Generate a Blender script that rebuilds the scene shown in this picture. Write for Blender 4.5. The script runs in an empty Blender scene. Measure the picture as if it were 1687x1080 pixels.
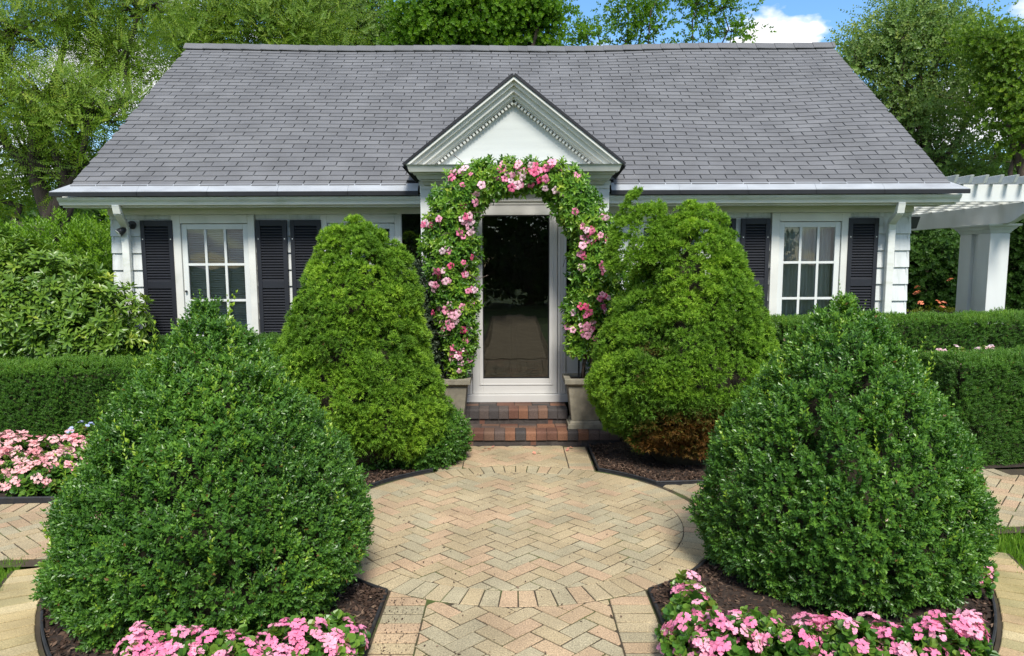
import bpy, math, random
import numpy as np
from mathutils import Vector, Matrix
R = math.radians
rnd = random.Random(7)
sc = bpy.context.scene
COL = sc.collection

# ------------------------------------------------------------------ camera
FPX, IW, CX, CY, HZ = 1218.0, 1687.0, 843.5, 574.0, 430.0
CAMP = Vector((0, 0, 1.92))
PITCH = math.atan((CY - HZ) / FPX)
CROT = Matrix.Rotation(R(90) - PITCH, 3, 'X') @ Matrix.Rotation(R(-0.2), 3, 'Z')
cd = bpy.data.cameras.new('camera')
cam = bpy.data.objects.new('camera', cd)
COL.objects.link(cam)
cam.matrix_world = Matrix.Translation(CAMP) @ CROT.to_4x4()
cd.sensor_width = 36
cd.lens = FPX / IW * 36
cd.shift_y = (CY - 540) / IW
cd.clip_end = 2000
sc.camera = cam

# ------------------------------------------------------------------ sky, sun, exposure
SUN_EL, SUN_AZ = R(49), R(9)       # sun behind the viewer, a little to the right
sv = Vector((math.sin(SUN_AZ) * math.cos(SUN_EL), -math.cos(SUN_AZ) * math.cos(SUN_EL), math.sin(SUN_EL)))
w = bpy.data.worlds.new('World')
sc.world = w
w.use_nodes = True
nt = w.node_tree
nt.nodes.clear()


def N(t, tree=None, **kw):
    n = (tree or nt).nodes.new(t)
    for k, v in kw.items():
        setattr(n, k, v)
    return n


def build_world():
    L = nt.links.new
    out = N('ShaderNodeOutputWorld')
    bg = N('ShaderNodeBackground')
    bg.inputs['Strength'].default_value = 0.15
    sky = N('ShaderNodeTexSky', sky_type='NISHITA', sun_disc=False)
    sky.sun_elevation = SUN_EL
    sky.sun_rotation = math.pi - SUN_AZ
    sky.altitude = 100
    sky.air_density = 1.0
    sky.dust_density = 0.3
    sky.ozone_density = 2.5
    tc = N('ShaderNodeTexCoord')
    sep = N('ShaderNodeSeparateXYZ')
    L(tc.outputs['Generated'], sep.inputs[0])
    zz = N('ShaderNodeMath', operation='MAXIMUM')
    L(sep.outputs['Z'], zz.inputs[0])
    zz.inputs[1].default_value = 0.0
    za = N('ShaderNodeMath', operation='ADD')
    L(zz.outputs[0], za.inputs[0])
    za.inputs[1].default_value = 0.35
    comb = N('ShaderNodeCombineXYZ')
    for i, ax in enumerate('XY'):
        d = N('ShaderNodeMath', operation='DIVIDE')
        L(sep.outputs[ax], d.inputs[0])
        L(za.outputs[0], d.inputs[1])
        L(d.outputs[0], comb.inputs[i])
    mp = N('ShaderNodeMapping')
    mp.inputs['Location'].default_value = CLOUD_OFF
    L(comb.outputs[0], mp.inputs['Vector'])
    nz = N('ShaderNodeTexNoise')
    nz.inputs['Scale'].default_value = 3.1
    nz.inputs['Detail'].default_value = 9
    nz.inputs['Roughness'].default_value = 0.5
    L(mp.outputs[0], nz.inputs['Vector'])
    ramp = N('ShaderNodeValToRGB')
    ramp.color_ramp.elements[0].position = 0.50
    ramp.color_ramp.elements[1].position = 0.545
    L(nz.outputs['Fac'], ramp.inputs[0])
    mix = N('ShaderNodeMix', data_type='RGBA')
    L(ramp.outputs[0], mix.inputs[0])
    sat = N('ShaderNodeHueSaturation')
    sat.inputs['Saturation'].default_value = 1.2
    sat.inputs['Value'].default_value = 0.72
    L(sky.outputs[0], sat.inputs['Color'])
    L(sat.outputs[0], mix.inputs[6])
    nz2 = N('ShaderNodeTexNoise')
    nz2.inputs['Scale'].default_value = 5
    nz2.inputs['Detail'].default_value = 5
    L(mp.outputs[0], nz2.inputs['Vector'])
    cr2 = N('ShaderNodeValToRGB')
    cr2.color_ramp.elements[0].position = 0.3
    cr2.color_ramp.elements[1].position = 0.65
    cr2.color_ramp.elements[0].color = (3.3, 3.4, 3.65, 1)
    cr2.color_ramp.elements[1].color = (4.5, 4.5, 4.5, 1)
    L(nz2.outputs['Fac'], cr2.inputs[0])
    L(cr2.outputs[0], mix.inputs[7])
    L(mix.outputs[2], bg.inputs['Color'])
    L(bg.outputs[0], out.inputs['Surface'])


CLOUD_OFF = (0.99, 2.994, 6.493)
build_world()
sl = bpy.data.lights.new('sun', 'SUN')
sl.energy = 2.6
sl.angle = R(14)
sl.color = (1.0, 0.95, 0.86)
sun = bpy.data.objects.new('sun', sl)
COL.objects.link(sun)
sun.rotation_euler = sv.to_track_quat('Z', 'Y').to_euler()
sc.view_settings.view_transform = 'Standard'
sc.view_settings.look = 'None'
sc.view_settings.exposure = 1.05
sc.view_settings.gamma = 1
sc.view_settings.use_curve_mapping = False
sc.cycles.max_bounces = 6
sc.cycles.diffuse_bounces = 3
sc.cycles.transparent_max_bounces = 8
sc.cycles.use_denoising = True


# ------------------------------------------------------------------ pixel helpers (1687x1080 photo pixels)
def ray(px, py):
    d = CROT @ Vector(((px - CX) / FPX, -(py - CY) / FPX, -1))
    return d


def at(px, py, Y):
    d = ray(px, py)
    return CAMP + d * ((Y - CAMP.y) / d.y)


def gz(px, py, z=0.0):
    d = ray(px, py)
    return CAMP + d * ((z - CAMP.z) / d.z)


def X(px, py, Y):
    return at(px, py, Y).x


def Z(px, py, Y):
    return at(px, py, Y).z


# ------------------------------------------------------------------ objects
def link(o, parent=None):
    COL.objects.link(o)
    if parent is not None:
        o.parent = parent
    return o


def tag(o, label=None, cat=None, group=None, kind=None):
    if label:
        o['label'] = label
    if cat:
        o['category'] = cat
    if group:
        o['group'] = group
    if kind:
        o['kind'] = kind
    return o


def empty(name, loc=(0, 0, 0), rz=0, **kw):
    o = bpy.data.objects.new(name, None)
    o.empty_display_size = 0.1
    o.location = loc
    o.rotation_euler.z = rz
    link(o)
    return tag(o, **kw)


class MB:
    def __init__(self):
        self.v, self.f = [], []

    def add(self, vs, fs):
        b = len(self.v)
        self.v += [tuple(v) for v in vs]
        self.f += [tuple(b + i for i in f) for f in fs]
        return self

    def hexa(self, a, b):
        """a: 4 pts ring, b: 4 pts ring above (same order)"""
        n = len(a)
        fs = [tuple(range(n - 1, -1, -1)), tuple(range(n, 2 * n))]
        fs += [(i, (i + 1) % n, n + (i + 1) % n, n + i) for i in range(n)]
        return self.add(list(a) + list(b), fs)

    def box(self, x0, x1, y0, y1, z0, z1):
        a = [(x0, y0, z0), (x1, y0, z0), (x1, y1, z0), (x0, y1, z0)]
        return self.hexa(a, [(p[0], p[1], z1) for p in a])

    def frustum(self, bx, tx, z0, z1):
        """bx / tx = (x0,x1,y0,y1) at bottom and top"""
        q = lambda b, z: [(b[0], b[2], z), (b[1], b[2], z), (b[1], b[3], z), (b[0], b[3], z)]
        return self.hexa(q(bx, z0), q(tx, z1))

    def extr(self, poly, vec):
        vec = Vector(vec)
        return self.hexa([Vector(p) for p in poly], [Vector(p) + vec for p in poly])

    def bar(self, p0, p1, w, h, up=(0, 0, 1)):
        p0, p1, up = Vector(p0), Vector(p1), Vector(up)
        d = (p1 - p0).normalized()
        s = d.cross(up).normalized()
        u = s.cross(d)
        q = lambda p: [p - s * w / 2 - u * h / 2, p + s * w / 2 - u * h / 2, p + s * w / 2 + u * h / 2, p - s * w / 2 + u * h / 2]
        return self.hexa(q(p0), q(p1))

    def tube(self, path, rad, n=8):
        path = [Vector(p) for p in path]
        if not hasattr(rad, '__len__'):
            rad = [rad] * len(path)
        vs, fs = [], []
        ref = None
        for i, p in enumerate(path):
            d = (path[min(i + 1, len(path) - 1)] - path[max(i - 1, 0)]).normalized()
            if ref is None:
                ref = Vector((0, 0, 1)) if abs(d.z) < 0.9 else Vector((1, 0, 0))
            s = d.cross(ref).normalized()
            u = s.cross(d)
            ref = u
            for k in range(n):
                a = 2 * math.pi * k / n
                vs.append(p + (s * math.cos(a) + u * math.sin(a)) * rad[i])
        m = len(path)
        for i in range(m - 1):
            for k in range(n):
                k2 = (k + 1) % n
                fs.append((i * n + k, i * n + k2, (i + 1) * n + k2, (i + 1) * n + k))
        fs.append(tuple(range(n - 1, -1, -1)))
        fs.append(tuple((m - 1) * n + k for k in range(n)))
        return self.add(vs, fs)

    def mesh(self, name, mat, smooth=False):
        me = bpy.data.meshes.new(name)
        me.from_pydata(self.v, [], self.f)
        me.materials.append(mat)
        me.update()
        if smooth:
            me.polygons.foreach_set('use_smooth', [True] * len(me.polygons))
        return me

    def build(self, name, mat, parent=None, smooth=False, bevel=0, **kw):
        o = bpy.data.objects.new(name, self.mesh(name, mat, smooth))
        link(o, parent)
        if bevel:
            m = o.modifiers.new('bevel', 'BEVEL')
            m.width = bevel
            m.segments = 2
            m.limit_method = 'ANGLE'
        return tag(o, **kw)


def npmesh(name, V, F, mat, tint=None, smooth=False):
    V = np.ascontiguousarray(V, np.float32)
    F = np.ascontiguousarray(F, np.int32)
    me = bpy.data.meshes.new(name)
    me.vertices.add(len(V))
    me.vertices.foreach_set('co', V.ravel())
    k = F.shape[1]
    me.loops.add(F.size)
    me.loops.foreach_set('vertex_index', F.ravel())
    me.polygons.add(len(F))
    me.polygons.foreach_set('loop_start', np.arange(0, F.size, k, dtype=np.int32))
    if tint is not None:
        a = me.attributes.new('tint', 'FLOAT', 'POINT')
        a.data.foreach_set('value', np.ascontiguousarray(tint, np.float32))
    me.materials.append(mat)
    me.update(calc_edges=True)
    me.polygons.foreach_set('use_smooth', [bool(smooth)] * len(me.polygons))
    return me


def npobj(name, V, F, mat, parent=None, tint=None, smooth=False, **kw):
    o = bpy.data.objects.new(name, npmesh(name, V, F, mat, tint, smooth))
    link(o, parent)
    return tag(o, **kw)


# ------------------------------------------------------------------ materials
def new_mat(name):
    m = bpy.data.materials.new(name)
    m.use_nodes = True
    t = m.node_tree
    t.nodes.clear()
    out = t.nodes.new('ShaderNodeOutputMaterial')
    return m, t, out


def ramp_node(t, stops, interp='LINEAR'):
    r = t.nodes.new('ShaderNodeValToRGB')
    r.color_ramp.interpolation = interp
    e = r.color_ramp.elements
    while len(e) < len(stops):
        e.new(0.5)
    for i, (p, c) in enumerate(stops):
        e[i].position = p
        e[i].color = (*c, 1)
    return r


def mat_simple(name, col, rough=0.6, var=0.12, scale=6.0, bump=0.0, bscale=80.0, spec=0.4, metal=0.0, dirt=None, stretch=(1, 1, 1)):
    m, t, out = new_mat(name)
    L = t.links.new
    p = t.nodes.new('ShaderNodeBsdfPrincipled')
    p.inputs['Roughness'].default_value = rough
    p.inputs['Specular IOR Level'].default_value = spec
    p.inputs['Metallic'].default_value = metal
    tc = t.nodes.new('ShaderNodeTexCoord')
    mp = t.nodes.new('ShaderNodeMapping')
    mp.inputs['Scale'].default_value = stretch
    L(tc.outputs['Object'], mp.inputs[0])
    nz = t.nodes.new('ShaderNodeTexNoise')
    nz.inputs['Scale'].default_value = scale
    nz.inputs['Detail'].default_value = 6
    L(mp.outputs[0], nz.inputs['Vector'])
    lo = tuple(c * (1 - var) for c in col)
    hi = tuple(min(1, c * (1 + var)) for c in col)
    stops = [(0.25, dirt if dirt else lo), (0.42, lo), (0.7, hi)] if dirt else [(0.3, lo), (0.7, hi)]
    r = ramp_node(t, stops)
    L(nz.outputs['Fac'], r.inputs[0])
    L(r.outputs[0], p.inputs['Base Color'])
    if bump:
        n2 = t.nodes.new('ShaderNodeTexNoise')
        n2.inputs['Scale'].default_value = bscale
        n2.inputs['Detail'].default_value = 4
        L(mp.outputs[0], n2.inputs['Vector'])
        b = t.nodes.new('ShaderNodeBump')
        b.inputs['Strength'].default_value = bump
        b.inputs['Distance'].default_value = 0.01
        L(n2.outputs['Fac'], b.inputs['Height'])
        L(b.outputs[0], p.inputs['Normal'])
    L(p.outputs[0], out.inputs['Surface'])
    return m


def mat_pieces(name, stops, rough=0.85, attr=False, speck=0.25, sscale=220.0, blotch=0.2, bump=0.5, stain=None, interp='CONSTANT', island=False):
    """colour of each piece by its own random number (object random, or the tint attribute on joined pieces)"""
    m, t, out = new_mat(name)
    L = t.links.new
    p = t.nodes.new('ShaderNodeBsdfPrincipled')
    p.inputs['Roughness'].default_value = rough
    p.inputs['Specular IOR Level'].default_value = 0.25
    if attr:
        src = t.nodes.new('ShaderNodeAttribute')
        src.attribute_name = 'tint'
        o = src.outputs['Fac']
    else:
        src = t.nodes.new('ShaderNodeObjectInfo')
        o = src.outputs['Random']
    r = ramp_node(t, stops, interp)
    L(o, r.inputs[0])
    geo = t.nodes.new('ShaderNodeNewGeometry')
    nz = t.nodes.new('ShaderNodeTexNoise')
    nz.inputs['Scale'].default_value = sscale
    nz.inputs['Detail'].default_value = 3
    L(geo.outputs['Position'], nz.inputs['Vector'])
    n2 = t.nodes.new('ShaderNodeTexNoise')
    n2.inputs['Scale'].default_value = 2.3
    n2.inputs['Detail'].default_value = 7
    L(geo.outputs['Position'], n2.inputs['Vector'])

    def scale_by(col, fac, amt):
        mr = t.nodes.new('ShaderNodeMapRange')
        mr.inputs['From Min'].default_value = 0.3
        mr.inputs['From Max'].default_value = 0.7
        mr.inputs['To Min'].default_value = 1 - amt
        mr.inputs['To Max'].default_value = 1 + amt
        L(fac, mr.inputs['Value'])
        mx = t.nodes.new('ShaderNodeMix')
        mx.data_type = 'RGBA'
        mx.blend_type = 'MULTIPLY'
        mx.inputs[0].default_value = 1
        L(col, mx.inputs[6])
        L(mr.outputs[0], mx.inputs[7])
        return mx.outputs[2]
    c = scale_by(r.outputs[0], nz.outputs['Fac'], speck)
    c = scale_by(c, n2.outputs['Fac'], blotch)
    if stain:
        n3 = t.nodes.new('ShaderNodeTexNoise')
        n3.inputs['Scale'].default_value = 1.1
        n3.inputs['Detail'].default_value = 8
        L(geo.outputs['Position'], n3.inputs['Vector'])
        rr = ramp_node(t, [(0.52, (0, 0, 0)), (0.72, (0.6, 0.6, 0.6))])
        L(n3.outputs['Fac'], rr.inputs[0])
        mx = t.nodes.new('ShaderNodeMix')
        mx.data_type = 'RGBA'
        L(rr.outputs[0], mx.inputs[0])
        L(c, mx.inputs[6])
        mx.inputs[7].default_value = (*stain, 1)
        c = mx.outputs[2]
    L(c, p.inputs['Base Color'])
    b = t.nodes.new('ShaderNodeBump')
    b.inputs['Strength'].default_value = bump
    b.inputs['Distance'].default_value = 0.004
    L(nz.outputs['Fac'], b.inputs['Height'])
    L(b.outputs[0], p.inputs['Normal'])
    L(p.outputs[0], out.inputs['Surface'])
    return m


def mat_leaf(name, stops, trans=0.28, rough=0.42, spec=0.45, tcol=None, objrand=False):
    m, t, out = new_mat(name)
    L = t.links.new
    p = t.nodes.new('ShaderNodeBsdfPrincipled')
    p.inputs['Roughness'].default_value = rough
    p.inputs['Specular IOR Level'].default_value = spec
    if objrand:
        a = t.nodes.new('ShaderNodeObjectInfo')
        o = a.outputs['Random']
    else:
        a = t.nodes.new('ShaderNodeAttribute')
        a.attribute_name = 'tint'
        o = a.outputs['Fac']
    r = ramp_node(t, stops)
    L(o, r.inputs[0])
    L(r.outputs[0], p.inputs['Base Color'])
    tr = t.nodes.new('ShaderNodeBsdfTranslucent')
    g = t.nodes.new('ShaderNodeMix')
    g.data_type = 'RGBA'
    g.blend_type = 'MULTIPLY'
    g.inputs[0].default_value = 1
    L(r.outputs[0], g.inputs[6])
    g.inputs[7].default_value = (*(tcol or (1.5, 1.6, 0.7)), 1)
    L(g.outputs[2], tr.inputs[0])
    mx = t.nodes.new('ShaderNodeMixShader')
    mx.inputs[0].default_value = trans
    L(p.outputs[0], mx.inputs[1])
    L(tr.outputs[0], mx.inputs[2])
    L(mx.outputs[0], out.inputs['Surface'])
    return m


def mat_glass(name, tint=(0.92, 0.95, 0.93), ior=1.5, wav=0.02):
    m, t, out = new_mat(name)
    L = t.links.new
    fr = t.nodes.new('ShaderNodeFresnel')
    fr.inputs['IOR'].default_value = ior
    tr = t.nodes.new('ShaderNodeBsdfTransparent')
    tr.inputs[0].default_value = (*tint, 1)
    gl = t.nodes.new('ShaderNodeBsdfGlossy')
    gl.inputs['Roughness'].default_value = 0.01
    tc = t.nodes.new('ShaderNodeTexCoord')
    nz = t.nodes.new('ShaderNodeTexNoise')
    nz.inputs['Scale'].default_value = 2.2
    L(tc.outputs['Object'], nz.inputs['Vector'])
    b = t.nodes.new('ShaderNodeBump')
    b.inputs['Strength'].default_value = wav
    b.inputs['Distance'].default_value = 0.05
    L(nz.outputs['Fac'], b.inputs['Height'])
    L(b.outputs[0], gl.inputs['Normal'])
    mx = t.nodes.new('ShaderNodeMixShader')
    L(fr.outputs[0], mx.inputs[0])
    L(tr.outputs[0], mx.inputs[1])
    L(gl.outputs[0], mx.inputs[2])
    L(mx.outputs[0], out.inputs['Surface'])
    return m


M = {}
M['white'] = mat_simple('white_paint', (0.60, 0.62, 0.60), 0.5, 0.06, 3, 0.06, 60, dirt=(0.48, 0.50, 0.46), stretch=(1, 1, 0.3))
M['siding'] = mat_simple('siding_paint', (0.60, 0.63, 0.62), 0.6, 0.06, 4, 0.25, 50, dirt=(0.46, 0.49, 0.47), stretch=(6, 6, 0.5))
M['white_dimmed'] = mat_simple('sun_dimmed_white_paint', (0.50, 0.525, 0.51), 0.6, 0.05, 2, 0.1, 50, dirt=(0.43, 0.455, 0.44), stretch=(0.3, 1, 6))  # tympanum's white paint, darkened in the colour to offset direct sun
M['trim'] = mat_simple('trim_paint', (0.63, 0.63, 0.585), 0.5, 0.06, 3, 0.05, 60, dirt=(0.46, 0.48, 0.42))
M['doorwhite'] = mat_simple('door_paint', (0.55, 0.54, 0.52), 0.42, 0.03, 3)
M['gutter'] = mat_simple('gutter_paint', (0.66, 0.68, 0.64), 0.35, 0.05, 2, dirt=(0.50, 0.53, 0.44), stretch=(2, 1, 6))
M['shutter'] = mat_simple('shutter_paint', (0.012, 0.0135, 0.019), 0.55, 0.12, 5)
M['black'] = mat_simple('black_metal', (0.012, 0.012, 0.014), 0.45, 0.2, 9)
M['edging'] = mat_simple('black_plastic_edging', (0.020, 0.021, 0.024), 0.65, 0.3, 12, 0.2, 60, dirt=(0.05, 0.043, 0.035))
M['flash'] = mat_simple('eave_flashing', (0.33, 0.35, 0.375), 0.5, 0.1, 3, 0.08, 30, dirt=(0.25, 0.26, 0.28), stretch=(1, 3, 3))
M['felt'] = mat_simple('roof_underlay', (0.03, 0.03, 0.034), 0.9, 0.2, 4)
SH = [(0.0, (0.126, 0.128, 0.134)), (0.25, (0.134, 0.136, 0.142)), (0.5, (0.130, 0.132, 0.139)), (0.75, (0.143, 0.145, 0.151))]
M['shingle'] = mat_pieces('roof_shingle', SH, 0.9, False, 0.2, 260, 0.14, 0.5)
M['shingle_attr'] = mat_pieces('roof_shingle_field', SH, 0.9, True, 0.2, 260, 0.14, 0.5)
PV = [(0.0, (0.365, 0.288, 0.172)), (0.2, (0.355, 0.286, 0.175)), (0.36, (0.392, 0.284, 0.176)), (0.52, (0.330, 0.282, 0.182)),
      (0.66, (0.375, 0.304, 0.188)), (0.8, (0.405, 0.286, 0.180)), (0.9, (0.340, 0.294, 0.192))]
M['paver'] = mat_pieces('concrete_paver', PV, 0.9, False, 0.42, 130, 0.2, 0.7)
PV2 = [(0.0, (0.42, 0.33, 0.17)), (0.2, (0.38, 0.31, 0.16)), (0.4, (0.46, 0.33, 0.19)), (0.6, (0.34, 0.29, 0.15)), (0.8, (0.45, 0.37, 0.21))]
M['paver_mossy'] = mat_pieces('mossy_paver', PV2, 0.92, False, 0.3, 170, 0.28, 0.7, stain=(0.17, 0.16, 0.05))
SB = [(0.0, (0.135, 0.065, 0.045)), (0.2, (0.055, 0.048, 0.046)), (0.38, (0.155, 0.09, 0.062)), (0.55, (0.085, 0.066, 0.058)),
      (0.7, (0.19, 0.092, 0.055)), (0.85, (0.11, 0.078, 0.066))]
M['stepbrick'] = mat_pieces('clay_brick', SB, 0.75, False, 0.25, 120, 0.25, 0.5)
M['mortar'] = mat_simple('dark_mortar', (0.06, 0.05, 0.045), 0.95, 0.3, 20, 0.5, 80)
M['stone'] = mat_simple('cast_stone', (0.25, 0.225, 0.17), 0.9, 0.25, 9, 0.6, 120, dirt=(0.20, 0.18, 0.13))
M['mulch'] = mat_simple('mulch', (0.032, 0.021, 0.015), 0.95, 0.5, 25, 1.0, 60)
M['glass'] = mat_glass('window_glass')
M['doorglass'] = mat_glass('door_glass', (0.62, 0.64, 0.62), 1.8, 0.03)
M['room'] = mat_simple('room_wall', (0.16, 0.155, 0.15), 0.9, 0.1, 2)
M['wood'] = mat_simple('dark_wood_door', (0.055, 0.032, 0.02), 0.4, 0.3, 5, 0.1, 30, stretch=(1, 1, 0.1))
M['curtain'] = mat_leaf('sheer_curtain', [(0, (0.62, 0.63, 0.64)), (1, (0.7, 0.7, 0.7))], 0.35, 0.9, 0.1, (1, 1, 1))
M['blind'] = mat_simple('blind_slat', (0.46, 0.48, 0.50), 0.5, 0.05, 3)
M['bark'] = mat_simple('bark', (0.085, 0.062, 0.045), 0.95, 0.4, 14, 1.0, 30, stretch=(1, 1, 0.25))
M['bark_dark'] = mat_simple('dark_bark', (0.045, 0.035, 0.028), 0.95, 0.4, 14, 1.0, 30, stretch=(1, 1, 0.25))
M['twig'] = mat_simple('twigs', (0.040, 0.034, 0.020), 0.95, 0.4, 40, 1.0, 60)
M['lamp'] = mat_simple('lamp_housing', (0.03, 0.03, 0.032), 0.4, 0.2, 9)
M['lampglass'] = mat_simple('lamp_lens', (0.6, 0.6, 0.58), 0.15, 0.05, 9)


def joint_mat():
    m, t, out = new_mat('paving_joint_sand')
    L = t.links.new
    p = t.nodes.new('ShaderNodeBsdfPrincipled')
    p.inputs['Roughness'].default_value = 0.95
    geo = t.nodes.new('ShaderNodeNewGeometry')
    nz = t.nodes.new('ShaderNodeTexNoise')
    nz.inputs['Scale'].default_value = 3.0
    nz.inputs['Detail'].default_value = 8
    L(geo.outputs['Position'], nz.inputs['Vector'])
    r = ramp_node(t, [(0.3, (0.03, 0.022, 0.014)), (0.5, (0.055, 0.04, 0.022)), (0.60, (0.055, 0.065, 0.015)), (0.72, (0.07, 0.11, 0.015))])
    L(nz.outputs['Fac'], r.inputs[0])
    L(r.outputs[0], p.inputs['Base Color'])
    L(p.outputs[0], out.inputs['Surface'])
    return m


M['joint'] = joint_mat()
G = lambda *s: [(i / max(1, len(s) - 1), c) for i, c in enumerate(s)]
LF = {
    'box': mat_leaf('boxwood_leaf', [(0, (0.16, 0.09, 0.03)), (0.03, (0.16, 0.09, 0.03)), (0.05, (0.040, 0.110, 0.018)), (0.35, (0.080, 0.195, 0.028)), (0.66, (0.145, 0.29, 0.036)), (1, (0.30, 0.43, 0.04))], 0.27, 0.36, 0.5),
    'spruce': mat_leaf('spruce_needle', [(0, (0.17, 0.065, 0.015)), (0.18, (0.10, 0.075, 0.015)), (0.3, (0.062, 0.145, 0.016)), (0.6, (0.158, 0.300, 0.026)), (1, (0.32, 0.48, 0.04))], 0.25, 0.6, 0.25),
    'yew': mat_leaf('hedge_leaf', [(0, (0.14, 0.08, 0.03)), (0.03, (0.14, 0.08, 0.03)), (0.05, (0.036, 0.098, 0.014)), (0.35, (0.068, 0.168, 0.020)), (0.66, (0.115, 0.245, 0.026)), (1, (0.25, 0.40, 0.035))], 0.2, 0.45, 0.4),
    'rhodo': mat_leaf('rhododendron_leaf', G((0.045, 0.105, 0.014), (0.085, 0.175, 0.020), (0.15, 0.255, 0.026), (0.30, 0.36, 0.04)), 0.2, 0.38, 0.5),
    'bright': mat_leaf('bright_shrub_leaf', G((0.06, 0.15, 0.012), (0.13, 0.26, 0.016), (0.22, 0.37, 0.022)), 0.3),
    'locust': mat_leaf('locust_leaf', G((0.05, 0.105, 0.016), (0.11, 0.20, 0.022), (0.20, 0.30, 0.028), (0.30, 0.32, 0.04)), 0.38, 0.5, 0.3),
    'maple': mat_leaf('maple_leaf', G((0.045, 0.115, 0.010), (0.105, 0.22, 0.015), (0.20, 0.33, 0.020)), 0.42, 0.5, 0.3),
    'poplar': mat_leaf('poplar_leaf', G((0.07, 0.13, 0.036), (0.125, 0.215, 0.056), (0.21, 0.30, 0.085), (0.27, 0.31, 0.05)), 0.38, 0.45, 0.4),
    'wood': mat_leaf('woodland_leaf', G((0.03, 0.080, 0.016), (0.06, 0.135, 0.022), (0.105, 0.19, 0.03)), 0.3, 0.5, 0.3),
    'vine': mat_leaf('vine_leaf', G((0.032, 0.105, 0.014), (0.085, 0.210, 0.020), (0.19, 0.34, 0.030), (0.36, 0.44, 0.06)), 0.25, 0.36, 0.5),
    'dusty': mat_leaf('dusty_shrub_leaf', G((0.05, 0.085, 0.05), (0.10, 0.14, 0.085), (0.19, 0.23, 0.15)), 0.2),
    'begonia': mat_leaf('begonia_leaf', G((0.035, 0.11, 0.016), (0.08, 0.19, 0.024), (0.17, 0.28, 0.04), (0.16, 0.07, 0.03)), 0.2, 0.32, 0.5),
    'lime': mat_leaf('lime_leaf', G((0.20, 0.26, 0.02), (0.34, 0.38, 0.04)), 0.2),
    'grass': mat_leaf('grass_blade', G((0.06, 0.15, 0.012), (0.12, 0.25, 0.02), (0.2, 0.32, 0.04)), 0.3, 0.5, 0.3),
    'chip': mat_leaf('mulch_chip', G((0.03, 0.018, 0.013), (0.09, 0.055, 0.038), (0.26, 0.18, 0.125)), 0.0, 0.9, 0.2),
    'pink': mat_leaf('pink_petal', G((0.78, 0.20, 0.38), (0.82, 0.27, 0.43), (0.86, 0.44, 0.55)), 0.25, 0.5, 0.3, (1.1, 0.9, 0.95), True),
    'salmon': mat_leaf('salmon_petal', G((0.82, 0.33, 0.36), (0.85, 0.45, 0.46), (0.87, 0.56, 0.55)), 0.25, 0.5, 0.3, (1.1, 0.9, 0.95), True),
    'palepink': mat_leaf('pale_pink_petal', G((0.82, 0.62, 0.66), (0.80, 0.45, 0.52), (0.86, 0.75, 0.76)), 0.25, 0.5, 0.3, (1, 1, 1), True),
    'rose': mat_leaf('mandevilla_petal', G((0.70, 0.07, 0.19), (0.80, 0.24, 0.40), (0.84, 0.48, 0.58), (0.87, 0.64, 0.70)), 0.25, 0.45, 0.3, (1.1, 0.8, 0.9), True),
    'orange': mat_leaf('orange_petal', G((0.75, 0.22, 0.10), (0.80, 0.32, 0.20)), 0.25, 0.5, 0.3, (1.1, 0.9, 0.8), True),
    'blue': mat_leaf('blue_petal', G((0.40, 0.48, 0.75), (0.5, 0.55, 0.8)), 0.25, 0.5, 0.3, (1, 1, 1), True),
    'fallen': mat_leaf('fallen_petal', G((0.72, 0.18, 0.20), (0.62, 0.30, 0.18), (0.75, 0.38, 0.36)), 0.1, 0.7, 0.2, None, True),
}
# ------------------------------------------------------------------ foliage kit
def waves(seed, n=7, freq=1.0):
    g = np.random.default_rng(seed)
    d = g.normal(size=(n, 3))
    d /= np.linalg.norm(d, axis=1, keepdims=True)
    k = d * (freq * g.uniform(0.6, 1.5, (n, 1)) * 2 * math.pi)
    ph = g.uniform(0, 6.28, n)
    return lambda P: np.sin(P @ k.T + ph).sum(1) / math.sqrt(n)      # roughly -2..2


def leaf4(L, W, fold=0.25, droop=0.0):
    V = np.array([[0, 0, 0], [0.5 * L, W / 2, fold * W], [L, 0, -droop * L], [0.5 * L, -W / 2, fold * W]], float)
    return V, np.array([[0, 1, 2], [0, 2, 3]])


def leaf8(L, W, fold=0.18, droop=0.25):
    V = [[0, 0, 0]]
    for x, w in ((0.35, 0.9), (0.7, 0.85)):
        z = -droop * L * x * x
        V += [[x * L, w * W / 2, z + fold * W], [x * L, 0, z], [x * L, -w * W / 2, z + fold * W]]
    V += [[L, 0, -droop * L]]
    F = [[0, 1, 2], [0, 2, 3], [1, 4, 5], [1, 5, 2], [2, 5, 6], [2, 6, 3], [4, 7, 5], [5, 7, 6]]
    return np.array(V, float), np.array(F)


def disc_leaf(r, cup=0.25):
    a = np.linspace(0.35, 2 * math.pi - 0.35, 7)
    V = [[0, 0, 0]] + [[r - r * math.cos(t) * 0.95 + 0.02 * r, r * math.sin(t), cup * r * abs(math.sin(t))] for t in a]
    V[0] = [0.15 * r, 0, 0]
    F = [[0, i, i + 1] for i in range(1, 7)] + [[0, 7, 1]]
    return np.array(V, float), np.array(F)


def rot_to(d, spin):
    """frames (n,3,3) rows: x axis, y axis, z axis with z = d"""
    d = d / np.linalg.norm(d, axis=1, keepdims=True)
    ref = np.where(np.abs(d[:, 2:3]) < 0.95, np.array([[0, 0, 1.0]]), np.array([[1.0, 0, 0]]))
    x = np.cross(ref, d)
    x /= np.linalg.norm(x, axis=1, keepdims=True)
    y = np.cross(d, x)
    c, s = np.cos(spin)[:, None], np.sin(spin)[:, None]
    return np.stack([x * c + y * s, -x * s + y * c, d], 1)


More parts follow.
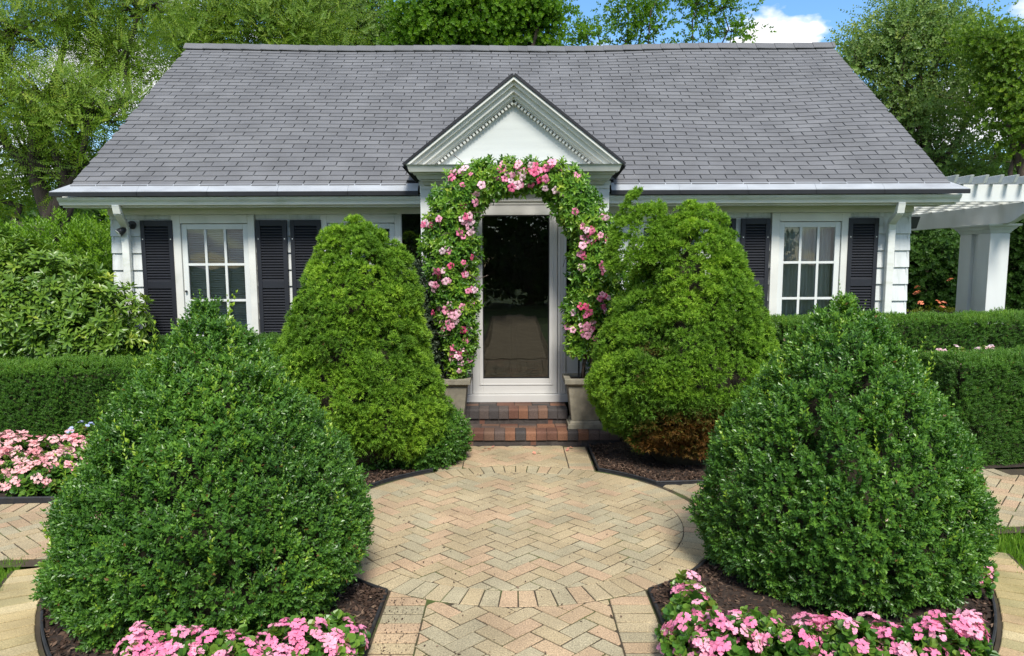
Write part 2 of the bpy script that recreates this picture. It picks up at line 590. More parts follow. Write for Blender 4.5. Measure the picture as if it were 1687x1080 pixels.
def sprig(leaf, n, length, tilt=55, seed=0, pair=True, flat=False, start=0.0, taper=0.35, jit=0.15):
    """leaves set along a stem of the given length on the z axis; returns V, F, id of each vertex's leaf"""
    g = np.random.default_rng(seed)
    LV, LFc = leaf
    V, F, I = [], [], []
    for k in range(n):
        f = (k // 2) / max(1, (n - 1) // 2) if pair else k / max(1, n - 1)
        if flat:
            az = math.pi * (k % 2)
        else:
            az = (math.pi * (k % 2) + (k // 2) * math.pi / 2) if pair else k * 2.4
        az += g.normal() * jit
        ti = R(90 - tilt) * (0.35 + 0.65 * (1 - f)) if not flat else R(90 - tilt)
        ti += g.normal() * jit
        ti = math.pi / 2 - ti if False else ti
        s = 1 - taper * f
        # leaf x axis: outwards at angle from stem
        ca, sa = math.cos(az), math.sin(az)
        e = R(tilt) * (1.0 - 0.45 * f) if not flat else R(tilt)
        e += g.normal() * jit
        ax = np.array([ca * math.sin(e), sa * math.sin(e), math.cos(e)])
        ay = np.array([-sa, ca, 0])
        az_ = np.cross(ax, ay)
        base = np.array([0, 0, length * (start + (1 - start) * f)])
        V.append(base + (LV * s) @ np.stack([ax, ay, az_]))
        F.append(LFc + len(LV) * k)
        I += [k] * len(LV)
    return np.concatenate(V), np.concatenate(F), np.array(I)


def scatter(tpls, P, D, S, tint, seed, leafjit=0.08, dead=0.0):
    """place sprig templates at P along D with scale S; returns V, F, tint"""
    g = np.random.default_rng(seed)
    which = g.integers(0, len(tpls), len(P))
    Vs, Fs, Ts = [], [], []
    off = 0
    for k, (tv, tf, ti) in enumerate(tpls):
        m = which == k
        n = int(m.sum())
        if not n:
            continue
        fr = rot_to(D[m], g.uniform(0, 2 * math.pi, n))
        V = P[m][:, None, :] + S[m][:, None, None] * np.einsum('vk,nkj->nvj', tv, fr)
        F = tf[None] + (np.arange(n) * len(tv))[:, None, None] + off
        lj = g.normal(0, leafjit, (n, ti.max() + 1))
        lj = np.clip(tint[m][:, None] + lj, 0.06, 1)
        if dead:
            lj[g.uniform(0, 1, lj.shape) < dead] = 0.0
        T = lj[:, ti]
        Vs.append(V.reshape(-1, 3))
        Fs.append(F.reshape(-1, 3))
        Ts.append(T.ravel())
        off += V.shape[0] * V.shape[1]
    return np.concatenate(Vs), np.concatenate(Fs), np.concatenate(Ts)


def revolve_points(profile, n, g, back=0.45):
    """random points on a surface of revolution: profile [(z, r)]; fewer on the far half"""
    pr = np.array(profile, float)
    seg = np.hypot(np.diff(pr[:, 0]), np.diff(pr[:, 1]))
    area = seg * (pr[:-1, 1] + pr[1:, 1]) / 2
    idx = g.choice(len(seg), n, p=area / area.sum())
    f = g.uniform(0, 1, n)
    z = pr[idx, 0] * (1 - f) + pr[idx + 1, 0] * f
    r = pr[idx, 1] * (1 - f) + pr[idx + 1, 1] * f
    dz, dr = np.diff(pr[:, 0])[idx], np.diff(pr[:, 1])[idx]
    th = g.uniform(0, 2 * math.pi, n)
    keep = (np.sin(th) < 0.35) | (g.uniform(0, 1, n) < back)
    z, r, dz, dr, th = (a[keep] for a in (z, r, dz, dr, th))
    nl = np.hypot(dz, dr)
    nr, nz = dz / nl, -dr / nl
    P = np.stack([r * np.cos(th), r * np.sin(th), z], 1)
    Nn = np.stack([nr * np.cos(th), nr * np.sin(th), nz], 1)
    return P, Nn


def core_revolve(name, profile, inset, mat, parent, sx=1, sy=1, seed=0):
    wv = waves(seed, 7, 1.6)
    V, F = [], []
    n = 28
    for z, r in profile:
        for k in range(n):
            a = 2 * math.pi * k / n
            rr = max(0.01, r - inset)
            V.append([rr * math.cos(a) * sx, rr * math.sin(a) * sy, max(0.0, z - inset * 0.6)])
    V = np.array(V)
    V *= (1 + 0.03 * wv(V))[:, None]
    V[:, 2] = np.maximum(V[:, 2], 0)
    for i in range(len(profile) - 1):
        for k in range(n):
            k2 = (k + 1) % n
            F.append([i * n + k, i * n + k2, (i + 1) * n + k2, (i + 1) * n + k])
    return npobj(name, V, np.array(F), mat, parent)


def jitter(D, g, amt):
    return D + g.normal(0, amt, D.shape)


BOXT = [sprig(leaf4(0.029, 0.0165, 0.22), 9, 0.05, 58, s, start=0.0) for s in range(4)]
SHOOT = [sprig(leaf4(0.027, 0.014, 0.22), 16, 0.15, 40, s, start=0.0, taper=0.5) for s in range(3)]


def boxwood(name, c, profile, sx, sy, n, seed, shoots, **kw):
    g = np.random.default_rng(seed)
    root = empty(name, c, **kw)
    P, D = revolve_points(profile, n, g)
    P[:, 0] *= sx
    P[:, 1] *= sy
    w1, w2, w3 = waves(seed + 1, 7, 1.1), waves(seed + 2, 9, 3.2), waves(seed + 3, 9, 7.5)
    disp = 0.024 * w1(P) + 0.026 * w2(P) + 0.022 * w3(P)
    deep = np.clip(-(w2(P) + 0.9 * w3(P)) - 0.7, 0, 1) * 0.13
    off = disp - deep - np.abs(g.normal(0, 0.032, len(P)))
    P = P + D * off[:, None]
    ok = P[:, 2] > 0.02
    P, D = P[ok], D[ok]
    dirs = jitter(D * 0.75 + np.array([0, 0, 0.55]), g, 0.38)
    zt = P[:, 2] / max(p[0] for p in profile)
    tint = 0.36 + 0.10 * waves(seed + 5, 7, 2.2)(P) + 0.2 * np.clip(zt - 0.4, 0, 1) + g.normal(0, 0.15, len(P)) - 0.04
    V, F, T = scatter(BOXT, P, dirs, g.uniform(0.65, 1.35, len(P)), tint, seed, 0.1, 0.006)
    # young upright shoots standing proud
    ns = shoots
    P2, D2 = revolve_points(profile, ns, g)
    P2[:, 0] *= sx
    P2[:, 1] *= sy
    V2, F2, T2 = scatter(SHOOT, P2 - D2 * 0.05, jitter(D2 * 0.35 + np.array([0, 0, 0.9]), g, 0.18), np.where(np.arange(len(P2)) % 7 == 0, 1.55, 1.0) * g.uniform(0.6, 1.25, len(P2)),
                         np.where(np.arange(len(P2)) % 7 == 0, 0.95, np.clip(g.normal(0.6, 0.16, len(P2)), 0.3, 1)), seed + 9)
    npobj('foliage', np.concatenate([V, V2]), np.concatenate([F, F2 + len(V)]), LF['box'], root, np.concatenate([T, T2]))
    core_revolve('inner_twigs', profile, 0.17, M['twig'], root, sx, sy, seed)
    st = MB()
    for k in range(5):
        a = k * 1.3
        st.tube([(0.05 * math.cos(a), 0.05 * math.sin(a), -0.03), (0.3 * math.cos(a), 0.3 * math.sin(a), 0.5)], [0.025, 0.015], 6)
    st.build('stem', M['bark'], root)
    return root


def needle_tuft(L, W, n, seed):
    g = np.random.default_rng(seed)
    V, F, I = [], [], []
    for k in range(n):
        a = k * 2.4 + g.normal() * 0.2
        e = R(g.uniform(18, 62))
        d = np.array([math.cos(a) * math.sin(e), math.sin(a) * math.sin(e), math.cos(e)])
        s = np.cross(d, g.normal(size=3))
        s /= np.linalg.norm(s)
        l = L * g.uniform(0.7, 1.1)
        V += [-s * W / 2, s * W / 2, d * l]
        F.append([3 * k, 3 * k + 1, 3 * k + 2])
        I += [k] * 3
    return np.array(V), np.array(F), np.array(I)


TUFT = [needle_tuft(0.036, 0.011, 7, s) for s in range(4)]


def spruce(name, c, profile, sx, sy, nclump, ntuft, seed, brown=0.0, trunk=0.06, **kw):
    g = np.random.default_rng(seed)
    root = empty(name, c, **kw)
    P, D = revolve_points(profile, nclump, g, 0.6)
    dp = np.where(g.uniform(0, 1, len(P)) < 0.3, 0.085, 0.0)
    P = P - D * dp[:, None]
    P[:, 0] *= sx
    P[:, 1] *= sy
    top = max(p[0] for p in profile)
    rad = g.uniform(0.045, 0.10, len(P)) * (0.75 + 0.35 * (1 - P[:, 2] / top))
    w1 = waves(seed + 3, 7, 0.9)
    crease = np.clip(-waves(seed + 6, 9, 1.9)(P) - 0.35, 0, 1) * 0.13
    P = P + D * (0.045 * w1(P) + g.normal(0, 0.022, len(P)) - crease)[:, None]
    # each clump: a small cushion of tufts, thicker up and outwards
    idx = np.repeat(np.arange(len(P)), ntuft)
    q = g.normal(size=(len(idx), 3))
    q /= np.linalg.norm(q, axis=1, keepdims=True)
    ax = D[idx] * 0.8 + np.array([0, 0, 0.75])
    ax /= np.linalg.norm(ax, axis=1, keepdims=True)
    q = q + ax * 0.9
    q /= np.linalg.norm(q, axis=1, keepdims=True)
    rr = rad[idx] * g.uniform(0.72, 1.05, len(idx))
    PP = P[idx] + q * rr[:, None] * np.array([1.1, 1.1, 0.85]) - D[idx] * 0.05
    ok = PP[:, 2] > 0.03
    PP, q, idx = PP[ok], q[ok], idx[ok]
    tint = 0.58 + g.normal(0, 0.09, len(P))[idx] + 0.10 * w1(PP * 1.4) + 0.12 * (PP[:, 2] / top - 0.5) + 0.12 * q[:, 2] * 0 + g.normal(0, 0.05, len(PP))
    if brown:
        bw = np.clip((0.85 - PP[:, 2]) / 0.35, 0, 1) * np.clip(0.85 + 0.5 * waves(seed + 8, 7, 1.6)(PP), 0, 1)
        bw *= np.clip((PP[:, 0] + 0.8) / 0.3, 0, 1)
        tint = tint * (1 - brown * bw) + (0.09 + g.normal(0, 0.05, len(PP))) * brown * bw
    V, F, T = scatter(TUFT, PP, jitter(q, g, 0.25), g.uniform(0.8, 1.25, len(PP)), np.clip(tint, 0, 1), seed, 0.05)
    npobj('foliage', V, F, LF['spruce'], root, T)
    core_revolve('inner_twigs', profile, 0.27, M['twig'], root, sx, sy, seed)
    MB().tube([(0, 0, -0.04), (0.01, 0, 0.4), (0, 0.01, top * 0.7)], [trunk, trunk * 0.8, 0.02], 8).build('trunk', M['bark_dark'], root, True)
    return root


HEDT = [sprig(leaf4(0.026, 0.009, 0.15), 12, 0.045, 55, s) for s in range(4)]


def hedge(name, p0, p1, depth, z0, z1, dens, seed, mat='yew', topfresh=0.25, tpl=None, scale=1.0, rough=0.02, **kw):
    """clipped hedge between p0 and p1 (front line), depth backwards"""
    g = np.random.default_rng(seed)
    p0, p1 = np.array(p0, float), np.array(p1, float)
    Lh = np.linalg.norm(p1 - p0)
    ux = np.array([*(p1 - p0) / Lh, 0])
    uy = np.array([-ux[1], ux[0], 0])
    root = empty(name, (p0[0], p0[1], z0), **kw)
    H = z1 - z0
    faces = [('front', Lh * H), ('top', Lh * depth), ('end0', depth * H), ('end1', depth * H), ('back', Lh * H * 0.35)]
    P, D = [], []
    for nm, A in faces:
        n = int(A * dens)
        a, b = g.uniform(0, 1, n), g.uniform(0, 1, n)
        if nm in ('front', 'back'):
            y = 0 if nm == 'front' else depth
            p = np.stack([a * Lh, np.full(n, y), b * H], 1)
            d = np.tile([0, -1.0 if nm == 'front' else 1.0, 0.15], (n, 1))
        elif nm == 'top':
            p = np.stack([a * Lh, b * depth, np.full(n, H)], 1)
            d = np.tile([0, 0, 1.0], (n, 1))
        else:
            xx = 0 if nm == 'end0' else Lh
            p = np.stack([np.full(n, xx), a * depth, b * H], 1)
            d = np.tile([-1.0 if nm == 'end0' else 1.0, 0, 0.15], (n, 1))
        P.append(p)
        D.append(d)
    P, D = np.concatenate(P), np.concatenate(D)
    # soften the long edges
    edge = np.clip(1 - (H - P[:, 2]) / 0.07, 0, 1) * np.clip(1 - np.minimum(P[:, 1], depth - P[:, 1]) / 0.07, 0, 1)
    P[:, 2] -= edge * 0.03
    w1, w2 = waves(seed + 1, 7, 0.9), waves(seed + 2, 9, 4.5)
    off = rough * (w1(P) + 0.8 * w2(P)) - np.abs(g.normal(0, 0.02, len(P))) - np.clip(-w2(P) - 1.1, 0, 1) * 0.06
    P = P + D * off[:, None]
    isTop = D[:, 2] > 0.9
    dirs = jitter(D * 0.8 + np.array([0, 0, 0.45]), g, 0.35)
    tint = 0.27 + 0.07 * w1(P * 1.7) + g.normal(0, 0.08, len(P)) + topfresh * np.where(isTop, 1, np.clip((P[:, 2] - H + 0.16) / 0.16, 0, 1) * 0.8)
    V, F, T = scatter(tpl or HEDT, P, dirs, scale * g.uniform(0.8, 1.3, len(P)), np.clip(tint, 0, 1), seed, 0.08, 0.01)
    fr = np.stack([ux, uy, [0, 0, 1]])
    npobj('foliage', V @ fr, F, LF[mat], root, T)
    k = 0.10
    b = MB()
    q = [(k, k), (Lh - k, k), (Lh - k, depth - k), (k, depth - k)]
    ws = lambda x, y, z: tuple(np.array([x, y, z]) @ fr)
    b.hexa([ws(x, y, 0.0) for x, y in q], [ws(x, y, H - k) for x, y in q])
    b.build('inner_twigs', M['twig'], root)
    return root


def limb(mb, a, b, r0, r1, g, wob=0.08, n=5, sag=0.0):
    a, b = Vector(a), Vector(b)
    Ln = (b - a).length
    path, rad = [], []
    for i in range(n + 1):
        f = i / n
        p = a.lerp(b, f)
        if 0 < i < n:
            p += Vector(g.normal(0, wob * Ln * 0.5, 3))
        p.z += sag * Ln * math.sin(math.pi * f)
        path.append(p)
        rad.append(r0 + (r1 - r0) * f)
    mb.tube(path, rad, 7)
    return path


def tree(name, base, blobs, trunk_top, tr, tpls, nleaf, seed, leafmat, bark='bark', tips=26, clump=0.35, tintc=0.45, droop=0.0,
         scale=1.0, inner=0.35, ymax=None, flat=1.0, **kw):
    """blobs: [(center, radii, weight)] relative to base. Limbs go to blob centres, branches to tips, leaves round the tips."""
    g = np.random.default_rng(seed)
    root = empty(name, base, **kw)
    tb = MB()
    tt = Vector(trunk_top)
    path = limb(tb, (0, 0, -0.1), tt, tr, tr * 0.55, g, 0.05, 6)
    tot = sum(b[2] for b in blobs)
    PP, QQ, TT = [], [], []
    for c, rad, wgt in blobs:
        c, rad = np.array(c, float), np.array(rad, float)
        start = path[3 + int(g.integers(0, 4))] if c[2] > tt.z * 0.8 else path[2 + int(g.integers(0, 3))]
        limb(tb, start, c, tr * 0.42, tr * 0.16, g, 0.1, 5, 0.08)
        nt_ = max(4, int(tips * wgt))
        q = g.normal(size=(nt_, 3))
        q /= np.linalg.norm(q, axis=1, keepdims=True)
        rr = g.uniform(inner, 1.0, nt_) ** 0.6
        tp = c + q * rr[:, None] * rad
        bt = g.normal(0, 0.07, nt_)
        for k in range(nt_):
            st_ = c + (tp[k] - c) * 0.15 * g.uniform(0, 1)
            limb(tb, st_, tp[k], tr * 0.13, tr * 0.03, g, 0.12, 3, 0.05)
        nl = max(1, int(nleaf * wgt / tot / nt_))
        for k in range(nt_):
            d = g.normal(0, 1, (nl, 3)) * clump * np.array([1, 1, 0.65 * flat])
            d *= (0.55 + 0.45 * g.uniform(0, 1, (nl, 1)))
            p = tp[k] + d
            p[:, 2] -= droop * (d[:, 0] ** 2 + d[:, 1] ** 2)
            PP.append(p)
            QQ.append(d / clump + (p - c) / rad * 0.6 + np.array([0, 0, 0.35 - droop]))
            TT.append(tintc + bt[k] + g.normal(0, 0.11, nl))
    P, Q, T0 = np.concatenate(PP), np.concatenate(QQ), np.concatenate(TT)
    V, F, T = scatter(tpls, P, jitter(Q, g, 0.35), scale * g.uniform(0.7, 1.25, len(P)), np.clip(T0, 0, 1), seed)
    npobj('crown', V, F, LF[leafmat], root, T)
    tb.build('trunk', M[bark], root, True)
    return root


def shrub(name, c, blobs, n, tpls, leafmat, seed, scale=1.0, tintc=0.4, up=0.5, jit=0.4, shell=0.3, stems=6, **kw):
    """rounded shrub out of overlapping ellipsoids with leaves through the outer shell"""
    g = np.random.default_rng(seed)
    root = empty(name, c, **kw)
    A = np.array([b[1][0] * b[1][2] for b in blobs])
    PP, DD = [], []
    for (cc, rad), a in zip(blobs, A / A.sum()):
        m = int(n * a)
        q = g.normal(size=(m, 3))
        q /= np.linalg.norm(q, axis=1, keepdims=True)
        q[:, 1] = np.where((q[:, 1] > 0.4) & (g.uniform(0, 1, m) < 0.6), -q[:, 1], q[:, 1])
        w_ = waves(seed + len(PP), 8, 1.2)
        rr = 1 - shell * g.uniform(0, 1, m) ** 1.6 + 0.07 * w_(q * 1.3)
        PP.append(np.array(cc) + q * rr[:, None] * np.array(rad))
        DD.append(q)
    P, D = np.concatenate(PP), np.concatenate(DD)
    ok = P[:, 2] > 0.02
    P, D = P[ok], D[ok]
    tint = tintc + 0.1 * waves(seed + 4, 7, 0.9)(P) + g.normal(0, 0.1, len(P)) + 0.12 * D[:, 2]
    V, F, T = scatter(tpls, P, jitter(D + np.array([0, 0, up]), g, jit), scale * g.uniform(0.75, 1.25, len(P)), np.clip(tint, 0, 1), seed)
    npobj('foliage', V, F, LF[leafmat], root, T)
    sb = MB()
    for k in range(stems):
        cc, rad = blobs[k % len(blobs)]
        e = np.array(cc) + g.uniform(-0.5, 0.5, 3) * np.array(rad)
        limb(sb, (g.normal(0, 0.06), g.normal(0, 0.06), -0.03), e, 0.018, 0.006, g, 0.06, 4)
    sb.build('stem', M['bark'], root)
    return root


# ------------------------------------------------------------------ ground, paving, beds
def disc(name, cx, cy, r0, r1, z, mat, n=96, **kw):
    V, F = [], []
    for r in (r0, r1):
        for k in range(n):
            a = 2 * math.pi * k / n
            V.append((cx + r * math.cos(a), cy + r * math.sin(a), z))
    for k in range(n):
        k2 = (k + 1) % n
        F.append((k, n + k, n + k2, k2))
    return MB().add(V, F).build(name, mat, **kw)


def ground_mat():
    m, t, out = new_mat('lawn_soil')
    L = t.links.new
    p = t.nodes.new('ShaderNodeBsdfPrincipled')
    p.inputs['Roughness'].default_value = 0.95
    geo = t.nodes.new('ShaderNodeNewGeometry')
    nz = t.nodes.new('ShaderNodeTexNoise')
    nz.inputs['Scale'].default_value = 1.4
    nz.inputs['Detail'].default_value = 9
    L(geo.outputs['Position'], nz.inputs['Vector'])
    r = ramp_node(t, [(0.3, (0.035, 0.05, 0.015)), (0.5, (0.06, 0.11, 0.02)), (0.7, (0.09, 0.15, 0.025))])
    L(nz.outputs['Fac'], r.inputs[0])
    L(r.outputs[0], p.inputs['Base Color'])
    L(p.outputs[0], out.inputs['Surface'])
    return m


MB().add([(-700, -300, -0.06), (700, -300, -0.06), (700, 1100, -0.06), (-700, 1100, -0.06)], [(0, 1, 2, 3)]).build('ground', ground_mat(), kind='structure')

PC = Vector((0.03, 5.375))          # patio centre
R_IN, R_RING, R_BED, R_OUT0, R_OUT1 = 1.225, 1.435, 1.475, 3.05, 3.30


def clip_half(poly, n, d):
    """keep n.p >= d"""
    out = []
    for i in range(len(poly)):
        a, b = poly[i], poly[(i + 1) % len(poly)]
        da, db = a.dot(n) - d, b.dot(n) - d
        if da >= 0:
            out.append(a)
        if (da >= 0) != (db >= 0):
            out.append(a.lerp(b, da / (da - db)))
    return out


def area(poly):
    return abs(sum(poly[i].cross(poly[(i + 1) % len(poly)]) for i in range(len(poly)))) / 2


def brick_mesh(poly, mat, h=0.045, bev=0.0035, name='paver'):
    """poly: 2D points round the origin; top at z=0"""
    c = sum(poly, Vector((0, 0))) / len(poly)
    ins = []
    for p in poly:
        d = p - c
        ins.append(c + d * max(0.0, 1 - bev / max(0.01, d.length) * 1.3))
    n = len(poly)
    if sum(poly[i].cross(poly[(i + 1) % n]) for i in range(n)) < 0:
        poly, ins = poly[::-1], ins[::-1]
    V = [(p.x, p.y, -h) for p in poly] + [(p.x, p.y, -bev) for p in poly] + [(p.x, p.y, 0) for p in ins]
    F = [tuple(2 * n + i for i in range(n))]
    for i in range(n):
        j = (i + 1) % n
        F += [(i, j, n + j, n + i), (n + i, n + j, 2 * n + j, 2 * n + i)]
    return MB().add(V, F).mesh(name, mat)


def put_brick(me, x, y, rz, parent, z=0.0, g=rnd, name='paver'):
    o = bpy.data.objects.new(name, me)
    link(o, parent)
    o.location = (x, y, z + g.uniform(-0.0022, 0.0015))
    o.rotation_euler = (g.gauss(0, 0.004), g.gauss(0, 0.004), rz + g.gauss(0, 0.006))
    return o


A_, B_, JT = 0.104, 0.208, 0.0088
def rect(w_, l_):
    return [Vector((-w_ / 2, -l_ / 2)), Vector((w_ / 2, -l_ / 2)), Vector((w_ / 2, l_ / 2)), Vector((-w_ / 2, l_ / 2))]


FULL = [brick_mesh([p + Vector((rnd.gauss(0, 0.0008), rnd.gauss(0, 0.0008))) for p in rect(B_ - JT, A_ - JT)], M['paver']) for _ in range(5)]
SOLD = [brick_mesh([p + Vector((rnd.gauss(0, 0.001), rnd.gauss(0, 0.001))) for p in rect(0.222, A_ - 0.013)], M['paver']) for _ in range(4)]


def herringbone(parent, center, ang, ext, halfs, circ_in=None, circ_out=None, off=(0, 0)):
    """bricks clipped to half planes (n, d) and to inside / outside a circle round PC"""
    ca, sa = math.cos(ang), math.sin(ang)
    rot = lambda p: Vector((center.x + p.x * ca - p.y * sa, center.y + p.x * sa + p.y * ca))
    n = int(ext / A_) + 2
    cnt = 0
    for i in range(-n, n):
        for j in range(-n, n):
            k = (i - j) % 4
            if k == 0:
                c, hor = Vector(((i + 1) * A_, (j + 0.5) * A_)), True
            elif k == 3:
                c, hor = Vector(((i + 0.5) * A_, (j + 1) * A_)), False
            else:
                continue
            c = c + Vector(off)
            w_, l_ = (B_ - JT, A_ - JT) if hor else (A_ - JT, B_ - JT)
            poly0 = [rot(c + p) for p in rect(w_, l_)]
            poly = poly0
            for nn, dd in halfs:
                poly = clip_half(poly, nn, dd) if len(poly) > 2 else poly
            wc = rot(c)
            dv = wc - PC
            if circ_out is not None and len(poly) > 2:
                nn = dv.normalized()
                poly = clip_half(poly, nn, nn.dot(PC) + circ_out)
            if circ_in is not None and len(poly) > 2 and dv.length > circ_in - 0.15:
                for da in (-0.07, 0, 0.07):
                    a = math.atan2(dv.y, dv.x) + da
                    nn = -Vector((math.cos(a), math.sin(a)))
                    if len(poly) > 2:
                        poly = clip_half(poly, nn, nn.dot(PC) - circ_in)
            if len(poly) < 3 or area(poly) < 0.0009:
                continue
            rz = ang + (0 if hor else math.pi / 2)
            if area(poly) > 0.99 * area(poly0):
                put_brick(rnd.choice(FULL), wc.x, wc.y, rz + rnd.choice((0, math.pi)), parent)
            else:
                cc = sum(poly, Vector((0, 0))) / len(poly)
                put_brick(brick_mesh([p - cc for p in poly], M['paver']), cc.x, cc.y, 0, parent)
            cnt += 1
    return cnt


ZJ = -0.0045
patio = disc('patio', PC.x, PC.y, 0.0, R_IN, ZJ, M['joint'], kind='structure')
herringbone(patio, PC, R(45), 2.0, [], circ_in=R_IN - 0.002)
ring = disc('patio_border', PC.x, PC.y, R_IN, R_RING + 0.03, ZJ, M['joint'], kind='structure')
NR = 80
for k in range(NR):
    a = 2 * math.pi * (k + 0.5) / NR
    h0 = math.pi / NR
    g_ = 0.0035
    poly = [Vector((R_IN * math.cos(a - h0) , R_IN * math.sin(a - h0))), Vector((R_RING * math.cos(a - h0), R_RING * math.sin(a - h0))),
            Vector((R_RING * math.cos(a + h0), R_RING * math.sin(a + h0))), Vector((R_IN * math.cos(a + h0), R_IN * math.sin(a + h0)))]
    c = sum(poly, Vector((0, 0))) / 4
    loc = []
    for p in poly:
        d = p - c
        q = Vector((d.x * math.cos(-a) - d.y * math.sin(-a), d.x * math.sin(-a) + d.y * math.cos(-a)))
        q.x -= math.copysign(g_, q.x)
        q.y -= math.copysign(g_, q.y)
        loc.append(q)
    if k < 3:
        RM = (locals().get('RM') or []) + [brick_mesh(loc, M['paver'])]
    put_brick(RM[min(k, 2) if k < 3 else k % 3], PC.x + c.x, PC.y + c.y, a, ring)


def straight_walk(name, y0, y1, xw, xb, dirn):
    """walk along y; field half width xw, border to xb"""
    w0 = MB().add([(PC.x - xb - 0.01, y0, ZJ - 0.001), (PC.x + xb + 0.01, y0, ZJ - 0.001), (PC.x + xb + 0.01, y1, ZJ - 0.001), (PC.x - xb - 0.01, y1, ZJ - 0.001)],
                  [(0, 1, 2, 3)]).build(name, M['joint'], kind='structure')
    mid = Vector((PC.x, (y0 + y1) / 2))
    hs = [(Vector((1, 0)), PC.x - xw), (Vector((-1, 0)), -PC.x - xw), (Vector((0, 1)), y0), (Vector((0, -1)), -y1)]
    herringbone(w0, mid, R(45), (y1 - y0) / 2 + 1.4, hs, circ_out=R_RING + 0.006, off=(0.03, 0.05))
    nb = int((y1 - y0) / A_)
    for s in (-1, 1):
        for k in range(nb):
            y = y0 + (k + 0.5) * A_
            x = PC.x + s * (xw + (xb - xw) / 2 + 0.003)
            rr = math.hypot(x - PC.x, y - PC.y)
            if rr < R_RING + 0.13:
                dv = Vector((x - PC.x, y - PC.y)).normalized()
                poly = [Vector((x, y)) + p for p in rect(0.222, A_ - 0.010)]
                poly = clip_half(poly, dv, dv.dot(PC) + R_RING + 0.006)
                if len(poly) < 3 or area(poly) < 0.001:
                    continue
                cc = sum(poly, Vector((0, 0))) / len(poly)
                put_brick(brick_mesh([p - cc for p in poly], M['paver']), cc.x, cc.y, 0, w0)
            else:
                put_brick(rnd.choice(SOLD), x, y, rnd.choice((0, math.pi)), w0)
    return w0


fw = straight_walk('front_walk', 2.3, PC.y - 0.9, 0.515, 0.75, -1)
# the walk goes on behind the viewer, mirrored in the door glass
m = MB()
MB().add([(-0.75, -9, -0.022), (0.8, -9, -0.022), (0.8, 2.3, -0.022), (-0.75, 2.3, -0.022)], [(0, 1, 2, 3)]).build('walk_bedding', M['joint'], fw, kind='stuff')
for i in range(7):
    for k in range(112):
        x0, y0 = -0.68 + 0.2 * i, -9 + 0.1 * k
        m.box(x0 + 0.003 + (k % 2) * 0.1, x0 + 0.197 + (k % 2) * 0.1, y0 + 0.003, y0 + 0.097, -0.05, -0.001)
m.build('paver_field', M['paver'], fw, kind='stuff')
straight_walk('entry_walk', PC.y + 1.0, 7.57, 0.495, 0.73, 1)

PANG = R(4.5)
for s, nm in ((-1, 'west_path'), (1, 'east_path')):
    dirv = Vector((s * math.cos(PANG), s * math.sin(PANG)))
    nrm = Vector((-math.sin(PANG), math.cos(PANG)))
    pc = PC + Vector((0, 0.02))
    hw = 0.52
    up = 0.70 if s > 0 else 0.46
    dn = 0.50
    cs = [pc + dirv * 1.35 - nrm * (dn + 0.12), pc + dirv * 6.5 - nrm * (dn + 0.12), pc + dirv * 6.5 + nrm * (up + 0.2), pc + dirv * 1.35 + nrm * (up + 0.2)]
    po = MB().add([(p.x, p.y, ZJ - 0.002) for p in cs], [(0, 1, 2, 3) if s > 0 else (3, 2, 1, 0)]).build(nm, M['joint'], kind='structure')
    far = 4.6
    hs = [(nrm, nrm.dot(pc) - dn), (-nrm, -nrm.dot(pc) - up), (dirv, dirv.dot(pc) + 1.3), (-dirv, -dirv.dot(pc) - far)]
    herringbone(po, pc + dirv * 3.0, PANG + R(45), 3.6, hs, circ_out=R_RING + 0.05, off=(0.02, 0.0))
    for k in range(int((far - 1.6) / A_)):
        for side, dist in ((1, up + 0.1 + 0.003),):
            p = pc + dirv * (1.6 + (k + 0.5) * A_) + nrm * (side * dist)
            put_brick(rnd.choice(SOLD), p.x, p.y, PANG + math.pi / 2, po)
# outer curved soldier course with mossy bricks, either side of the front walk
SM = []
for _ in range(4):
    SM.append(brick_mesh([p + Vector((rnd.gauss(0, 0.0015), rnd.gauss(0, 0.0015))) for p in rect(R_OUT1 - R_OUT0 - 0.006, 0.094)], M['paver_mossy'], 0.03))
for s, nm in ((-1, 'curved_path'), (1, 'curved_path')):
    a0, a1 = (R(196), R(256)) if s < 0 else (R(-76), R(-12))
    V, F = [], []
    nn = 40
    for k in range(nn + 1):
        a = a0 + (a1 - a0) * k / nn
        for r in (R_OUT0 - 0.02, R_OUT1 + 0.02):
            V.append((PC.x + r * math.cos(a), PC.y + r * math.sin(a), ZJ - 0.003))
    F = [(2 * k, 2 * k + 1, 2 * k + 3, 2 * k + 2) for k in range(nn)]
    po = MB().add(V, F).build(nm, M['joint'], kind='structure')
    rm = (R_OUT0 + R_OUT1) / 2
    cnt = int((a1 - a0) * rm / 0.108)
    for k in range(cnt):
        a = a0 + (a1 - a0) * (k + 0.5) / cnt
        p = Vector((PC.x + rm * math.cos(a), PC.y + rm * math.sin(a)))
        if (p - PC).dot(Vector((-math.sin(PANG), math.cos(PANG)))) > -0.55:
            continue
        put_brick(rnd.choice(SM), p.x, p.y, a, po, z=0.0015)


# four mulch beds between the patio and the outer ring
def bed_point(q, u, v):
    """q: quadrant (sx, sy); u 0..1 radial, v 0..1 from the walk to the cross path"""
    sx, sy = q
    r = R_BED + (R_OUT0 - 0.03 - R_BED) * u
    a0 = math.acos(min(1, 0.765 / r))                 # edge by the straight walk, from +x axis
    lim = (0.74 if sy > 0 else 0.56)
    a1 = math.asin(min(1, lim / r))
    a = a0 + (a1 - a0) * v
    x, y = sx * r * math.cos(a), sy * r * math.sin(a)
    tilt = PANG * v
    return PC.x + x * math.cos(tilt) - y * math.sin(tilt), PC.y + x * math.sin(tilt) + y * math.cos(tilt)


